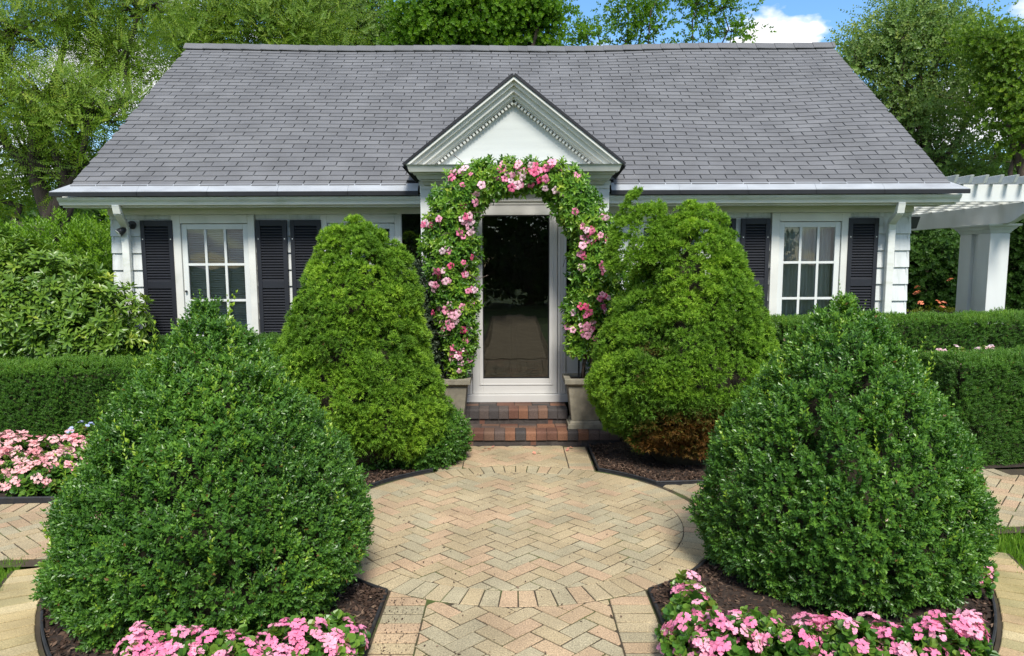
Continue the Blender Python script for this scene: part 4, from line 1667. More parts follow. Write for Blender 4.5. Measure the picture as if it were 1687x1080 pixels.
# pediment
ped = empty('pediment')
ped.parent = house
ped.matrix_parent_inverse = Matrix.Translation(-HL)
YP = 8.02
PL, PR_ = X(668, 270, YP), X(1026, 268, YP)
cxp = 0.5 * (PL + PR_)
hwp = 0.5 * (PR_ - PL)
ZPB, ZPA = Z(847, 270, YP), Z(847, 125, YP)
YT = YP + 0.235
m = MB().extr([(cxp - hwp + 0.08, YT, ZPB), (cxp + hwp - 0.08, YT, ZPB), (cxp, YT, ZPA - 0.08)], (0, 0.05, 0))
m.build('tympanum', M['white_dimmed'], ped)
ang = math.atan2(ZPA - ZPB, hwp)
# raking cornice: parallel layers, thinner and further back towards the inside
lay = [(0.0, 0.024, YP, YP + 0.25), (0.0235, 0.036, YP + 0.045, YP + 0.25), (0.059, 0.048, YP + 0.09, YP + 0.25), (0.1065, 0.032, YP + 0.135, YP + 0.25), (0.138, 0.018, YP + 0.165, YP + 0.25)]
for s in (-1, 1):
    for d0, th, y0, y1 in lay:
        # offset measured square to the rake; vertical offset = d/cos
        v0, v1 = d0 / math.cos(ang), (d0 + th) / math.cos(ang)
        zb_ = ZPB + 0.002
        xo = lambda v: (ZPA - v - zb_) / math.tan(ang)
        poly = [(cxp, y0, ZPA - v0), (cxp + s * xo(v0), y0, zb_), (cxp + s * xo(v1), y0, zb_), (cxp, y0, ZPA - v1)]
        if s > 0:
            poly = poly[::-1]
        MB().extr(poly, (0, y1 - y0, 0)).build('rake_moulding', M['trim'], ped)
    m = MB()
    d0 = 0.176
    zb_ = ZPB + 0.03
    ln = (ZPA - d0 / math.cos(ang) - zb_) / math.sin(ang)
    nd = 24
    for k in range(nd):
        f = (k + 0.6) / nd * ln
        p = Vector((cxp + s * f * math.cos(ang), YT - 0.031, ZPA - d0 / math.cos(ang) - f * math.sin(ang)))
        dx = Vector((s * math.cos(ang), 0, -math.sin(ang)))
        m.bar(p - dx * 0.0125, p + dx * 0.0125, 0.06, 0.03, (s * math.sin(ang), 0, math.cos(ang)))
    m.build('dentils', M['trim'], ped, kind='stuff')
    # black shingle edge over the rake, and the gable roof behind it
    e = 0.025
    t0 = Vector((cxp, YP - 0.015, ZPA + 0.004))
    t1 = Vector((cxp + s * (hwp + 0.02), YP - 0.015, ZPB - 0.012))
    nrm_ = Vector((s * math.sin(ang), 0, math.cos(ang))) * e
    yb = YG + (ZPA - ZE) / sdir.z * sdir.y + 0.1
    MB().extr([t0, t1, t1 + nrm_, t0 + nrm_ * 1.0 + Vector((0, 0, 0.006))], (0, 0.06, 0)).build('rake_shingle_edge', M['black'], ped)
    sh0, sh1 = t0 + Vector((0, 0.061, 0)), t1 + Vector((0, 0.061, 0))
    MB().hexa([sh0, sh1, Vector((sh1.x, YG + 0.25, sh1.z)), Vector((sh0.x, yb, sh0.z))],
              [v + nrm_ * 0.9 for v in (sh0, sh1, Vector((sh1.x, YG + 0.25, sh1.z)), Vector((sh0.x, yb, sh0.z)))]).build('gable_slope', M['shingle'], ped)
    # dark edge of the return under the corner
    c0 = Vector((cxp + s * (hwp + 0.024), YP + 0.02, ZPB - 0.012))
    c1 = at(691 if s < 0 else 1009, 298 if s < 0 else 292, YP + 0.30)
    MB().bar(c0 + Vector((0, 0.05, 0.01)), c1 + Vector((s * 0.02, 0, 0)), 0.05, 0.02, (s * 0.7, 0, 0.7)).build('return_edge', M['black'], ped)
# horizontal cornice: crown frustums stepping in to the frieze
zc_ = ZPB
steps = [(0.015, 0.0, 0.012), (0.055, 0.012, 0.03), (0.02, 0.065, 0.065), (0.045, 0.085, 0.105), (0.016, 0.125, 0.125), (0.035, 0.145, 0.165)]
z = ZPB
hwf = 0.5 * (VX1 - VX0)
for h, i0, i1 in steps:
    f = lambda i: (cxp - hwp + i, cxp + hwp - i, YP + i * 1.6, YW + 0.03)
    MB().frustum(f(i1), f(i0), z - h + 0.0005, z).build('cornice_moulding', M['trim'], ped)
    z -= h
MB().box(VX0 - 0.002, VX1 + 0.002, YD - 0.04, YW + 0.05, ZCB + 0.0605, z + 0.0002).build('frieze', M['trim'], ped)
# narrow dark window between the wall windows and the entrance
sw_ = empty('narrow_window')
sw_.parent = house
sw_.matrix_parent_inverse = Matrix.Translation(-HL)
zz0, zz1 = 1.2, Z(677, 339, YW)
MB().box(SIDE[0], SIDE[1] + 0.05, YW - 0.012, YW - 0.008, zz0, zz1).build('pane', M['doorglass'], sw_)
MB().box(SIDE[0], SIDE[1] + 0.05, YW - 0.006, YW - 0.003, zz0, zz1).build('dark_lining', M['black'], sw_)
MB().box(SIDE[0] - 0.05, SIDE[0] - 0.001, YW - 0.03, YW + 0.02, zz0 - 0.05, zz1 + 0.0).build('casing', M['trim'], sw_)

# lamps on the wall
def floodlight(px, py, y, aim, label):
    p = at(px, py, y)
    root = empty('wall_floodlight', p, label=label, cat='lamp', group='floodlights under the eaves')
    MB().tube([(0, 0.055, 0), (0, 0.035, 0)], [0.05, 0.048], 14).build('mounting_plate', M['lamp'], root)
    MB().tube([(0, 0.036, 0), (0, 0.0, -0.01), (aim[0] * 0.05, -0.03, -0.04)], 0.013, 8).build('arm', M['lamp'], root)
    a = Vector((aim[0] * 0.045, -0.028, -0.035))
    d = Vector((aim[0], -0.6, -0.7)).normalized()
    MB().tube([a, a + d * 0.05, a + d * 0.11], [0.022, 0.038, 0.05], 12).build('lamp_head', M['lamp'], root, True)
    MB().tube([a + d * 0.1105, a + d * 0.116], [0.047, 0.043], 12).build('lens', M['lampglass'], root)


floodlight(214, 370, YW - 0.058, (-0.7,), 'small black floodlight beside the downspout and shutter near the rhododendron')
lp = at(1507, 364, YW + 0.25)
fl = empty('box_floodlight', lp, label='dark box-shaped floodlight on the house corner by the pergola', cat='lamp')
fl.location.x = XR + 0.07
MB().box(-0.07, -0.02, -0.03, 0.03, -0.03, 0.03).build('mounting_plate', M['lamp'], fl)
MB().frustum((-0.02, 0.09, -0.07, 0.07), (-0.03, 0.12, -0.09, 0.09), -0.09, 0.05).build('lamp_head', M['lamp'], fl, bevel=0.006)
# ------------------------------------------------------------------ brick steps
Y1, Y2, Y3 = 7.57, 7.93, YD - 0.055
ZT1 = Z(848, 711, Y1)
ZT2 = Z(848, 673.5, Y2)
steps_o = empty('brick_steps', (PC.x, Y1, 0), label='two low brick steps of mixed red and charcoal brick below the door', cat='steps')
SLOC = steps_o.location.copy()


def sbuild(mb, name, mat, **kw):
    o = mb.build(name, mat, steps_o, **kw)
    o.matrix_parent_inverse = Matrix.Translation(-SLOC)
    return o


sx0, sx1 = X(728, 720, Y1), X(1022, 720, Y1)
tx0, tx1 = X(757, 690, Y2), X(935, 690, Y2)
sbuild(MB().box(sx0 + 0.01, sx1 - 0.01, Y1 + 0.02, YD + 0.2, -0.05, ZT1 - 0.012), 'step_core', M['mortar'])
sbuild(MB().box(tx0 + 0.01, tx1 - 0.01, Y2 + 0.02, YD + 0.1, ZT1 - 0.012, ZT2 - 0.012), 'step_core', M['mortar'])


def nose_brick(x, w_, y, ztop, dep, hh, over):
    """bull-nosed brick: rounded upper front edge; coordinates local to its front bottom middle"""
    pr = []
    r_ = min(0.028, hh * 0.45)
    pr.append((0, -hh))
    pr.append((0, -r_))
    for k in range(1, 4):
        a = math.pi / 2 * k / 4
        pr.append((r_ - r_ * math.cos(a), -r_ + r_ * math.sin(a)))
    pr += [(r_, 0), (dep, 0), (dep, -hh)]
    m = MB().extr([(-w_ / 2 + 0.003, a, b) for a, b in pr][::-1], (w_ - 0.006, 0, 0))
    return m.mesh('brick', M['stepbrick'])


for (xa, xb, y, zt, zlow, nb) in ((sx0, sx1, Y1, ZT1, 0.0, 17), (tx0, tx1, Y2, ZT2, ZT1, 11)):
    wb = (xb - xa) / nb
    hh = 0.092 if zlow == 0 else 0.108
    me = nose_brick(0, wb, y, zt, 0.19, hh, 0)
    low = MB().box(-wb / 2 + 0.003, wb / 2 - 0.003, 0.022, 0.12, -(zt - zlow) + hh * 0 - 0.0, -hh - 0.006).mesh('brick', M['stepbrick'])
    for k in range(nb):
        for mesh_, dy in ((me, 0), (low, 0)):
            o = bpy.data.objects.new('brick', mesh_)
            link(o, steps_o)
            o.matrix_parent_inverse = Matrix.Translation(-SLOC)
            o.location = (xa + (k + 0.5) * wb, y + dy + rnd.uniform(-0.003, 0.003), zt + rnd.uniform(-0.002, 0.002))
            o.rotation_euler.z = rnd.gauss(0, 0.01)
    # tread bricks behind the nosing
    yb = (Y2 if zlow == 0 else Y3)
    y_ = y + 0.195
    while y_ < yb - 0.03 + (0.4 if zlow == 0 else 0):
        x = xa
        while x < xb - 0.05:
            if zlow == 0 and y_ > Y2 - 0.02 and tx0 < x + 0.1 < tx1:
                x += 0.2
                continue
            w_ = min(0.2, xb - x)
            poly = rect(w_ - 0.006, 0.094)
            o = put_brick(brick_mesh(poly, M['stepbrick'], 0.03, 0.004, 'brick'), x + w_ / 2, y_ + 0.05, 0, steps_o, zt, name='brick')
            o.matrix_parent_inverse = Matrix.Translation(-SLOC)
            x += 0.2
        y_ += 0.1

# ------------------------------------------------------------------ planters
def planter(cx, cy, label):
    root = empty('stone_planter', (cx, cy, ZT1), label=label, cat='planter', group='stone planters beside the door')
    H = 0.54
    q = lambda r: (-r, r, -r, r)
    m = MB()
    m.frustum(q(0.19), q(0.185), 0.0, 0.055)
    m.frustum(q(0.17), q(0.15), 0.055, 0.085)
    m.build('foot', M['stone'], root, bevel=0.006)
    MB().frustum(q(0.145), q(0.185), 0.085, H - 0.085).build('bowl', M['stone'], root, bevel=0.008)
    m = MB()
    for x0, x1, y0, y1 in ((-0.225, 0.225, -0.225, -0.155), (-0.225, 0.225, 0.155, 0.225), (-0.225, -0.155, -0.155, 0.155), (0.155, 0.225, -0.155, 0.155)):
        m.box(x0, x1, y0, y1, H - 0.055, H)
    m.build('rim', M['stone'], root, bevel=0.006)
    MB().frustum(q(0.178), q(0.205), H - 0.0845, H - 0.0552).build('neck_moulding', M['stone'], root)
    MB().box(-0.154, 0.154, -0.154, 0.154, H - 0.07, H - 0.03).build('potting_soil', M['mulch'], root)
    return root, H


pz = []
YPOT = 7.86
for px, lab in ((743, 'stone planter beside the single-tipped spruce, foot of the flower arch'), (962, 'stone planter beside the browned spruce, foot of the flower arch')):
    p = at(px, 690, YPOT)
    r_, H_ = planter(p.x, YPOT, lab)
    pz.append((p.x, ZT1 + H_ - 0.04))

# ------------------------------------------------------------------ iron arch trellis
tr = empty('iron_trellis', (PC.x, YPOT, ZT1 + 0.5), label='thin black iron arch trellis carrying the pink flowering vine', cat='trellis')
TI = Matrix.Translation(-tr.location)
YV = 7.8
for (px, pzz), sgn in zip(pz, (-1, 1)):
    for dx in (-0.06, 0.08):
        top = 2.35
        m = MB().tube([(px + dx, YPOT, pzz - 0.05), (px + dx, YPOT, top)], 0.011, 6)
        m.build('upright', M['black'], tr).matrix_parent_inverse = TI
    for z in (pzz + 0.33, pzz + 0.8, pzz + 1.2, 2.2):
        MB().tube([(px - 0.1, YPOT, z), (px + 0.12, YPOT, z)], 0.009, 6).build('crossbar', M['black'], tr).matrix_parent_inverse = TI
cxa = 0.5 * (pz[0][0] + pz[1][0])
hwa = 0.5 * (pz[1][0] - pz[0][0])
for rr in (hwa - 0.07, hwa + 0.07):
    pts = [(cxa + rr * math.cos(a), YPOT, 2.33 + 0.42 * math.sin(a) * rr / hwa) for a in np.linspace(0, math.pi, 20)]
    MB().tube(pts, 0.010, 6).build('hoop', M['black'], tr).matrix_parent_inverse = TI

# ------------------------------------------------------------------ flowering vine over the arch
VP = [(754, 625, 13), (757, 590, 20), (757, 550, 30), (752, 500, 38), (746, 450, 44), (742, 400, 49), (742, 355, 47), (757, 322, 44), (785, 302, 38), (818, 294, 32), (852, 291, 28),
      (887, 293, 30), (920, 303, 34), (947, 325, 39), (966, 358, 42), (973, 400, 40), (975, 440, 42), (970, 485, 38), (962, 525, 28), (956, 560, 22), (955, 585, 15)]
vp = [(at(a, b, YV), r / 170.0) for a, b, r in VP]
vine = empty('flowering_vine', (PC.x, YV, ZT1 + 0.5), label='leafy vine with pink trumpet flowers arching over the white door', cat='vine')
VI = Matrix.Translation(-vine.location)
g = np.random.default_rng(91)
cum = [0]
for k in range(len(vp) - 1):
    cum.append(cum[-1] + (vp[k + 1][0] - vp[k][0]).length)
cum = np.array(cum)
VC = np.array([p for p, r in vp])
VRr = np.array([r for p, r in vp])


def vine_at(t):
    i = np.clip(np.searchsorted(cum, t) - 1, 0, len(cum) - 2)
    f = (t - cum[i]) / (cum[i + 1] - cum[i])
    c = VC[i] * (1 - f)[:, None] + VC[i + 1] * f[:, None]
    r = VRr[i] * (1 - f) + VRr[i + 1] * f
    d = VC[i + 1] - VC[i]
    d /= np.linalg.norm(d, axis=1, keepdims=True)
    return c, r, d


VLT = [sprig(leaf8(0.062, 0.028, 0.2, 0.25), 7, 0.05, 62, s, taper=0.3) for s in range(4)]
nl = 5200
t = g.uniform(0, cum[-1], nl)
c, r, d = vine_at(t)
keep = g.uniform(0, 1, nl) < np.clip(r / 0.24, 0.15, 1)
t, c, r, d = t[keep], c[keep], r[keep], d[keep]
q = g.normal(size=c.shape)
q[:, 1] -= 0.35
q -= d * (q * d).sum(1, keepdims=True)
q /= np.linalg.norm(q, axis=1, keepdims=True)
wv = waves(92, 8, 1.5)
rr = r * np.clip(g.uniform(0.1, 1.0, len(r)) ** 0.5 + 0.13 * wv(c + q * r[:, None]), 0.05, 1.25)
P = c + q * rr[:, None] * np.array([1, 0.85, 1])
tint = np.clip(0.45 + 0.1 * wv(P * 1.4) + g.normal(0, 0.13, len(P)), 0, 1)
V, F, T = scatter(VLT, P, jitter(q + np.array([0, -0.2, 0.35]), g, 0.4), g.uniform(0.7, 1.25, len(P)), tint, 93, 0.1)
npobj('foliage', V, F, LF['vine'], vine, T).matrix_parent_inverse = VI
# wispy runners
m = MB()
for k in range(34):
    tt = np.array([g.uniform(0, cum[-1])])
    c1, r1, d1 = vine_at(tt)
    limb(m, c1[0], c1[0] + g.normal(0, 1, 3) * r1[0] * 0.9, 0.006, 0.003, g, 0.1, 4)
m.build('runner', M['bark'], vine, True, kind='stuff').matrix_parent_inverse = VI
for (px, pzz) in pz:
    m = MB()
    for k in range(7):
        e = vp[3 if px < 0 else -4][0]
        limb(m, (px + g.normal(0, 0.05), YPOT + g.normal(0, 0.04), pzz - 0.02), (e.x + g.normal(0, 0.1), e.y + g.normal(0, 0.06), e.z), 0.009, 0.005, g, 0.05, 6)
    m.build('woody_stem', M['bark'], vine, True).matrix_parent_inverse = VI


def trumpet(rp, mat, seed):
    g = np.random.default_rng(seed)
    V, F = [], []
    n = 5
    for k in range(n):
        a = 2 * math.pi * k / n
        da = math.pi / n * 1.02
        P_ = lambda r, b, z: (r * math.cos(a + b), r * math.sin(a + b), z)
        b0 = len(V)
        z1, z2 = 0.35 * rp, (0.28 + 0.12 * g.normal()) * rp
        V += [P_(0.10 * rp, 0, 0), P_(0.34 * rp, -da * 0.8, z1), P_(0.34 * rp, da * 0.8, z1), P_(0.80 * rp, -da * 0.95, z2), P_(0.84 * rp, da * 0.85, z2 + 0.1 * rp), P_(1.0 * rp, 0.12, z2 - 0.08 * rp)]
        F += [(b0, b0 + 1, b0 + 2), (b0 + 1, b0 + 3, b0 + 4, b0 + 2), (b0 + 3, b0 + 5, b0 + 4)]
    V += [(0, 0, -0.7 * rp)]
    e = len(V) - 1
    F += [(e, 6 * k, 6 * ((k + 1) % 5)) for k in range(5)]
    return MB().add(V, F).mesh('flower', mat, True)


TRM = [trumpet(0.047, LF['rose'], s) for s in range(4)]
nf = 0
cl = [(g.uniform(0.2, cum[-1] - 0.15), None) for _ in range(92)]
for tt, _ in cl:
    c1, r1, d1 = vine_at(np.array([tt]))
    q1 = np.array([g.normal(0, 0.75), -1.0, g.normal(0.1, 0.6)])
    q1 -= d1[0] * (q1 @ d1[0])
    q1 /= np.linalg.norm(q1)
    n_ = int(g.choice([1, 1, 2, 3, 4, 5]))
    for k in range(n_):
        p = c1[0] + q1 * r1[0] * np.array([1, 0.95, 1]) * g.uniform(0.9, 1.12) + g.normal(0, 0.035 if n_ > 1 else 0, 3)
        dr = Vector(tuple(q1 + g.normal(0, 0.35, 3) + np.array([0, -0.4, 0.1]))).normalized()
        o = bpy.data.objects.new('flower', TRM[nf % 4])
        link(o, vine)
        o.matrix_parent_inverse = VI
        s = g.uniform(0.62, 1.1)
        o.matrix_basis = Matrix.Translation(Vector(p)) @ dr.to_track_quat('Z', 'Y').to_matrix().to_4x4() @ Matrix.Rotation(g.uniform(0, 6), 4, 'Z') @ Matrix.Scale(s, 4)
        nf += 1

# ------------------------------------------------------------------ boxwoods and spruces
def prof_px(rows, y, pxm):
    return rows


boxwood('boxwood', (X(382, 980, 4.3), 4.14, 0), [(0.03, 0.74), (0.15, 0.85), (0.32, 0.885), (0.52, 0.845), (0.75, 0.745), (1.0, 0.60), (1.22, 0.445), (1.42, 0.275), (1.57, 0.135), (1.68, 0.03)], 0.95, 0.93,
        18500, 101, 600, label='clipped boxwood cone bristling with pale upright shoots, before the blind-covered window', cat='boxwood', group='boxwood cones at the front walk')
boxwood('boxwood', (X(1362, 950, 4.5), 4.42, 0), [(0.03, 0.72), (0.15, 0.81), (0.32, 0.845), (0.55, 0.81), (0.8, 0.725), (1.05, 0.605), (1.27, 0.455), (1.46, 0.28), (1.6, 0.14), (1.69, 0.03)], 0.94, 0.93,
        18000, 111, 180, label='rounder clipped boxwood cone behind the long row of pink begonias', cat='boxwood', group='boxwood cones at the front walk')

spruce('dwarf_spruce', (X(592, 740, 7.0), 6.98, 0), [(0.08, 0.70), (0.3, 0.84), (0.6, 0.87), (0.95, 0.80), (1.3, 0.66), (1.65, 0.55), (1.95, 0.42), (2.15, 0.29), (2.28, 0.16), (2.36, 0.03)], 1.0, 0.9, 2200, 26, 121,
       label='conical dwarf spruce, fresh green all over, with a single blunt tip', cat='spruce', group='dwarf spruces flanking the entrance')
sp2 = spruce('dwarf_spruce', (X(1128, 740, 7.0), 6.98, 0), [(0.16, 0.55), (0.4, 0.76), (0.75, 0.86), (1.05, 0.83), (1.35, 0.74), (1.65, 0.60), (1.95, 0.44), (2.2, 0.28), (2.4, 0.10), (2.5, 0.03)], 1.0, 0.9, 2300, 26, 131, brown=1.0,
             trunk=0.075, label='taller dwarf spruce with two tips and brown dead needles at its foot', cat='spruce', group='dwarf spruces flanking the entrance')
# second leader of the taller spruce
g = np.random.default_rng(137)
pp, dd = revolve_points([(-0.55, 0.30), (-0.2, 0.25), (0.05, 0.15), (0.2, 0.03)], 110, g, 0.6)
ld = np.array([X(1062, 318, 7.0) - sp2.location.x, 0.02, Z(1062, 314, 7.0) - 0.22])
idx = np.repeat(np.arange(len(pp)), 42)
qq = g.normal(size=(len(idx), 3))
qq = qq / np.linalg.norm(qq, axis=1, keepdims=True) + dd[idx] * 0.7 + np.array([0, 0, 0.6])
qq /= np.linalg.norm(qq, axis=1, keepdims=True)
PP = ld + pp[idx] + qq * g.uniform(0.04, 0.085, len(idx))[:, None]
V, F, T = scatter(TUFT, PP, jitter(qq, g, 0.25), g.uniform(0.8, 1.25, len(PP)), np.clip(0.62 + g.normal(0, 0.06, len(PP)), 0, 1), 138, 0.05)
npobj('second_leader', V, F, LF['spruce'], sp2, T)

# leafy groundcover and side shrubs
SMALLT = [sprig(leaf4(0.05, 0.026, 0.2), 8, 0.06, 60, s) for s in range(3)]
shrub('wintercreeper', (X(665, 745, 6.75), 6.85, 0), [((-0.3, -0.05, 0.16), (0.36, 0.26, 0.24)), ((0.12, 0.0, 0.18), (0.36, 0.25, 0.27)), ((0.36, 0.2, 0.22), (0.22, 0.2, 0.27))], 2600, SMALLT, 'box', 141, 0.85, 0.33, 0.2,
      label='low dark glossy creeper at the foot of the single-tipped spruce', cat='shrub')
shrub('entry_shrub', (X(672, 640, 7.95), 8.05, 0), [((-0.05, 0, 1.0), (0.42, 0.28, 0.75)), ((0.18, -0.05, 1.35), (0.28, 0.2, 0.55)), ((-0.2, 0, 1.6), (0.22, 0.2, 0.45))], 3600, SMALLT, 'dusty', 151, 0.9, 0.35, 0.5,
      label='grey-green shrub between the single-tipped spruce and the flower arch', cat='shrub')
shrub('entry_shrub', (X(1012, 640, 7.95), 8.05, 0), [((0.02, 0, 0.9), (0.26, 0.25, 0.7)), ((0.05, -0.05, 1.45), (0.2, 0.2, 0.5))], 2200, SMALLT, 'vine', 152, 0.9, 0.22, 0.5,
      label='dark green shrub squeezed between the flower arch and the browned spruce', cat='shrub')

# ------------------------------------------------------------------ hedges
hedge('clipped_hedge', (-7.4, 7.35), (X(235, 660, 7.6), 7.75), 0.75, -0.05, 0.83, 3000, 161, topfresh=0.34,
      label='low clipped hedge behind the salmon begonias, pale new growth along its top', cat='hedge', group='clipped hedges')
hedge('clipped_hedge', (X(195, 560, 8.35), 8.35), (X(560, 560, 8.35), 8.35), 0.35, -0.05, 1.02, 2600, 162, topfresh=0.05,
      label='dark low hedge under the blind-covered window along the house', cat='hedge', group='clipped hedges')
hedge('clipped_hedge', (X(1555, 700, 6.9), 6.72), (7.6, 7.25), 0.6, -0.05, 0.985, 3000, 163, topfresh=0.26,
      label='dark glossy clipped hedge standing at the edge of the paver path', cat='hedge', group='clipped hedges')
hedge('clipped_hedge', (X(1290, 560, 8.1), 8.15), (8.2, 8.75), 0.5, -0.05, 1.25, 2600, 164, topfresh=0.34,
      label='taller hedge below the curtained window, running on before the pergola', cat='hedge', group='clipped hedges')
MB().hexa([(4.9, 7.45, -0.05), (7.8, 7.95, -0.05), (7.8, 8.6, -0.05), (4.9, 8.1, -0.05)], [(4.9, 7.45, 0.72), (7.8, 7.95, 0.72), (7.8, 8.6, 0.72), (4.9, 8.1, 0.72)]).build('raised_soil', M['mulch'], kind='structure')

# rhododendron and bright shrub at the house corner
RHT = [sprig(leaf8(0.125, 0.042, 0.15, 0.25), 8, 0.03, 68, s, pair=False, taper=0.2) for s in range(3)]
c = at(85, 560, 8.2)
shrub('rhododendron', (c.x, 8.42, 0), [((-0.3, 0.0, 1.38), (0.9, 0.42, 0.76)), ((0.45, -0.05, 1.22), (0.60, 0.34, 0.55)), ((-0.95, 0.0, 1.45), (0.8, 0.45, 0.9)), ((0.1, -0.12, 1.05), (0.8, 0.3, 0.38)), ((-0.6, -0.12, 1.35), (0.55, 0.35, 0.58))],
      3400, RHT, 'rhodo', 171, 0.82, 0.46, 0.45, 0.35, 0.4, 9, label='big rhododendron with long leaves at the corner of the cottage', cat='shrub')
FINET = [sprig(leaf4(0.075, 0.03, 0.2), 9, 0.12, 50, s) for s in range(3)]
c = at(95, 400, 9.8)
shrub('bright_shrub', (c.x, 9.9, 0), [((0, 0, 1.4), (1.0, 0.7, 1.05)), ((-1.0, 0, 1.3), (1.1, 0.7, 1.1)), ((0.55, 0, 1.5), (0.5, 0.5, 1.0))], 4200, FINET, 'bright', 181, 1.0, 0.5, 0.6, 0.35, 0.3, 8,
      label='bright yellow-green shrub behind the rhododendron', cat='shrub')

# ------------------------------------------------------------------ begonias
def bloom_head(r, mat, seed, nb=5):
    g = np.random.default_rng(seed)
    m = MB()
    for k in range(nb):
        a = k * 2.4
        c = Vector((0.62 * r * math.cos(a), 0.62 * r * math.sin(a), g.uniform(-0.1, 0.35) * r)) if k else Vector((0, 0, 0.35 * r))
        d = Vector((c.x * 0.8 + g.normal(0, 0.3) * r, c.y * 0.8 + g.normal(0, 0.3) * r, r)).normalized()
        fr = d.to_track_quat('Z', 'Y').to_matrix()
        b = 0.56 * r
        for j in range(4):
            t0 = math.pi / 2 * j + g.normal(0, 0.15)
            big = 1.0 if j % 2 == 0 else 0.72
            V = [c + fr @ Vector((0, 0, 0))]
            for dt, rr, z in ((-0.75, 0.72, 0.16), (0, 1.0, 0.05 + 0.2 * g.uniform()), (0.75, 0.72, 0.16)):
                V.append(c + fr @ Vector((b * big * rr * math.cos(t0 + dt), b * big * rr * math.sin(t0 + dt), b * z)))
            m.add(V, [(0, 1, 2), (0, 2, 3)])
    return m.mesh('flower', mat, True)


HEADS = {k: [bloom_head(0.042, LF[k], s) for s in range(3)] for k in ('pink', 'salmon', 'palepink', 'orange', 'blue')}
BGL = [sprig(disc_leaf(0.027, 0.3), 5, 0.03, 60, s, pair=False, taper=0.3) for s in range(3)]


def begonia(name, x, y, z, r, h, nfl, mat, seed, label, group, tint=0.35, cat='begonia'):
    g = np.random.default_rng(seed)
    root = empty(name, (x, y, z), label=label, cat=cat, group=group)
    n = int(150 * (r / 0.17) ** 2)
    q = g.normal(size=(n, 3))
    q[:, 2] = np.abs(q[:, 2]) * 0.8
    q /= np.linalg.norm(q, axis=1, keepdims=True)
    rr = g.uniform(0.35, 1, n) ** 0.5
    P = q * rr[:, None] * np.array([r, r, h * 0.85]) + np.array([0, 0, 0.015])
    V, F, T = scatter(BGL, P, jitter(q + np.array([0, 0, 0.6]), g, 0.35), g.uniform(0.7, 1.15, n), np.clip(g.normal(tint, 0.17, n), 0, 1), seed, 0.12)
    npobj('foliage', V, F, LF['begonia'], root, T)
    for k in range(nfl):
        qv = Vector((g.normal(), g.normal() - 0.35, abs(g.normal()) * 0.9 + 0.25)).normalized()
        p = Vector((qv.x * r, qv.y * r, qv.z * h * 1.0 + 0.02)) * g.uniform(0.9, 1.1)
        o = bpy.data.objects.new('flower', HEADS[mat][k % 3])
        link(o, root)
        dr = (qv + Vector(g.normal(0, 0.25, 3)) + Vector((0, 0, 0.3))).normalized()
        o.matrix_local = Matrix.Translation(p) @ dr.to_track_quat('Z', 'Y').to_matrix().to_4x4() @ Matrix.Rotation(g.uniform(0, 6), 4, 'Z') @ Matrix.Scale(g.uniform(0.75, 1.2), 4)
    return root


sd = 200
g = np.random.default_rng(5)
row = [(1138, 1018, 0.13), (1150, 1050, 0.16), (1200, 1062, 0.16), (1245, 1050, 0.16), (1300, 1068, 0.17), (1345, 1062, 0.15), (1395, 1078, 0.16), (1440, 1072, 0.15), (1490, 1082, 0.16), (1535, 1078, 0.15), (1575, 1068, 0.13)]
for k, (px, py, r_) in enumerate(row):
    p = gz(px, py + 40)
    sd += 1
    begonia('begonia_plant', p.x, p.y, 0.02, r_, 0.23 * g.uniform(0.85, 1.15), int(17 + g.integers(0, 7)), 'pink', sd,
            'pink begonia at the front-walk end of the long row before the rounder boxwood' if k == 0 else 'pink begonia at the curved-path end of the long row before the rounder boxwood' if k == len(row) - 1 else
            'pink begonia within the long row before the rounder boxwood', 'pink begonias before the rounder boxwood')
sd += 1
p = gz(1130, 1000)
begonia('begonia_plant', p.x, p.y, 0.02, 0.075, 0.15, 4, 'pink', sd, 'small sparse pink begonia at the patio corner of the bed', None, 0.5)
for k, (px, py, r_) in enumerate([(1618, 985, 0.06), (1622, 960, 0.05)]):
    p = gz(px, py)
    sd += 1
    begonia('begonia_plant', p.x - 0.03, p.y, 0.02, r_, 0.13, 5, 'pink', sd, 'tiny pink begonia at the curved rim of the mulch bed', 'tiny begonias at the curved rim')
for k, (px, py, r_) in enumerate([(245, 1098, 0.14), (300, 1115, 0.14), (350, 1108, 0.15), (400, 1112, 0.15), (455, 1100, 0.15), (505, 1085, 0.15), (548, 1075, 0.14)]):
    p = gz(px, py + 22)
    sd += 1
    begonia('begonia_plant', p.x, p.y, 0.02, r_, 0.22 * g.uniform(0.9, 1.15), int(16 + g.integers(0, 6)), 'pink', sd,
            'pink begonia at the front-walk end of the row before the boxwood with pale shoots' if k == 6 else 'pink begonia at the curved-path end of the row before the boxwood with pale shoots' if k == 0 else
            'pink begonia within the row before the boxwood with pale shoots', 'pink begonias before the shooting boxwood')
for k, (px, py, r_) in enumerate([(8, 800, 0.22), (50, 812, 0.2), (92, 800, 0.2), (30, 780, 0.22), (72, 778, 0.2), (-40, 805, 0.22), (110, 775, 0.17), (0, 772, 0.2)]):
    p = gz(px, py + 8)
    sd += 1
    begonia('begonia_plant', p.x, p.y + 0.12, 0.0, r_, 0.30 + 0.04 * (k > 2), 42, 'salmon', sd,
            'salmon pink begonia crowded in the mound before the low hedge', 'salmon begonias before the low hedge')
p = gz(118, 762)
begonia('blue_flower_plant', p.x, p.y + 0.2, 0.0, 0.16, 0.34, 9, 'blue', 301, 'small plant with pale blue blooms beside the salmon begonias', None, 0.45, 'flower')
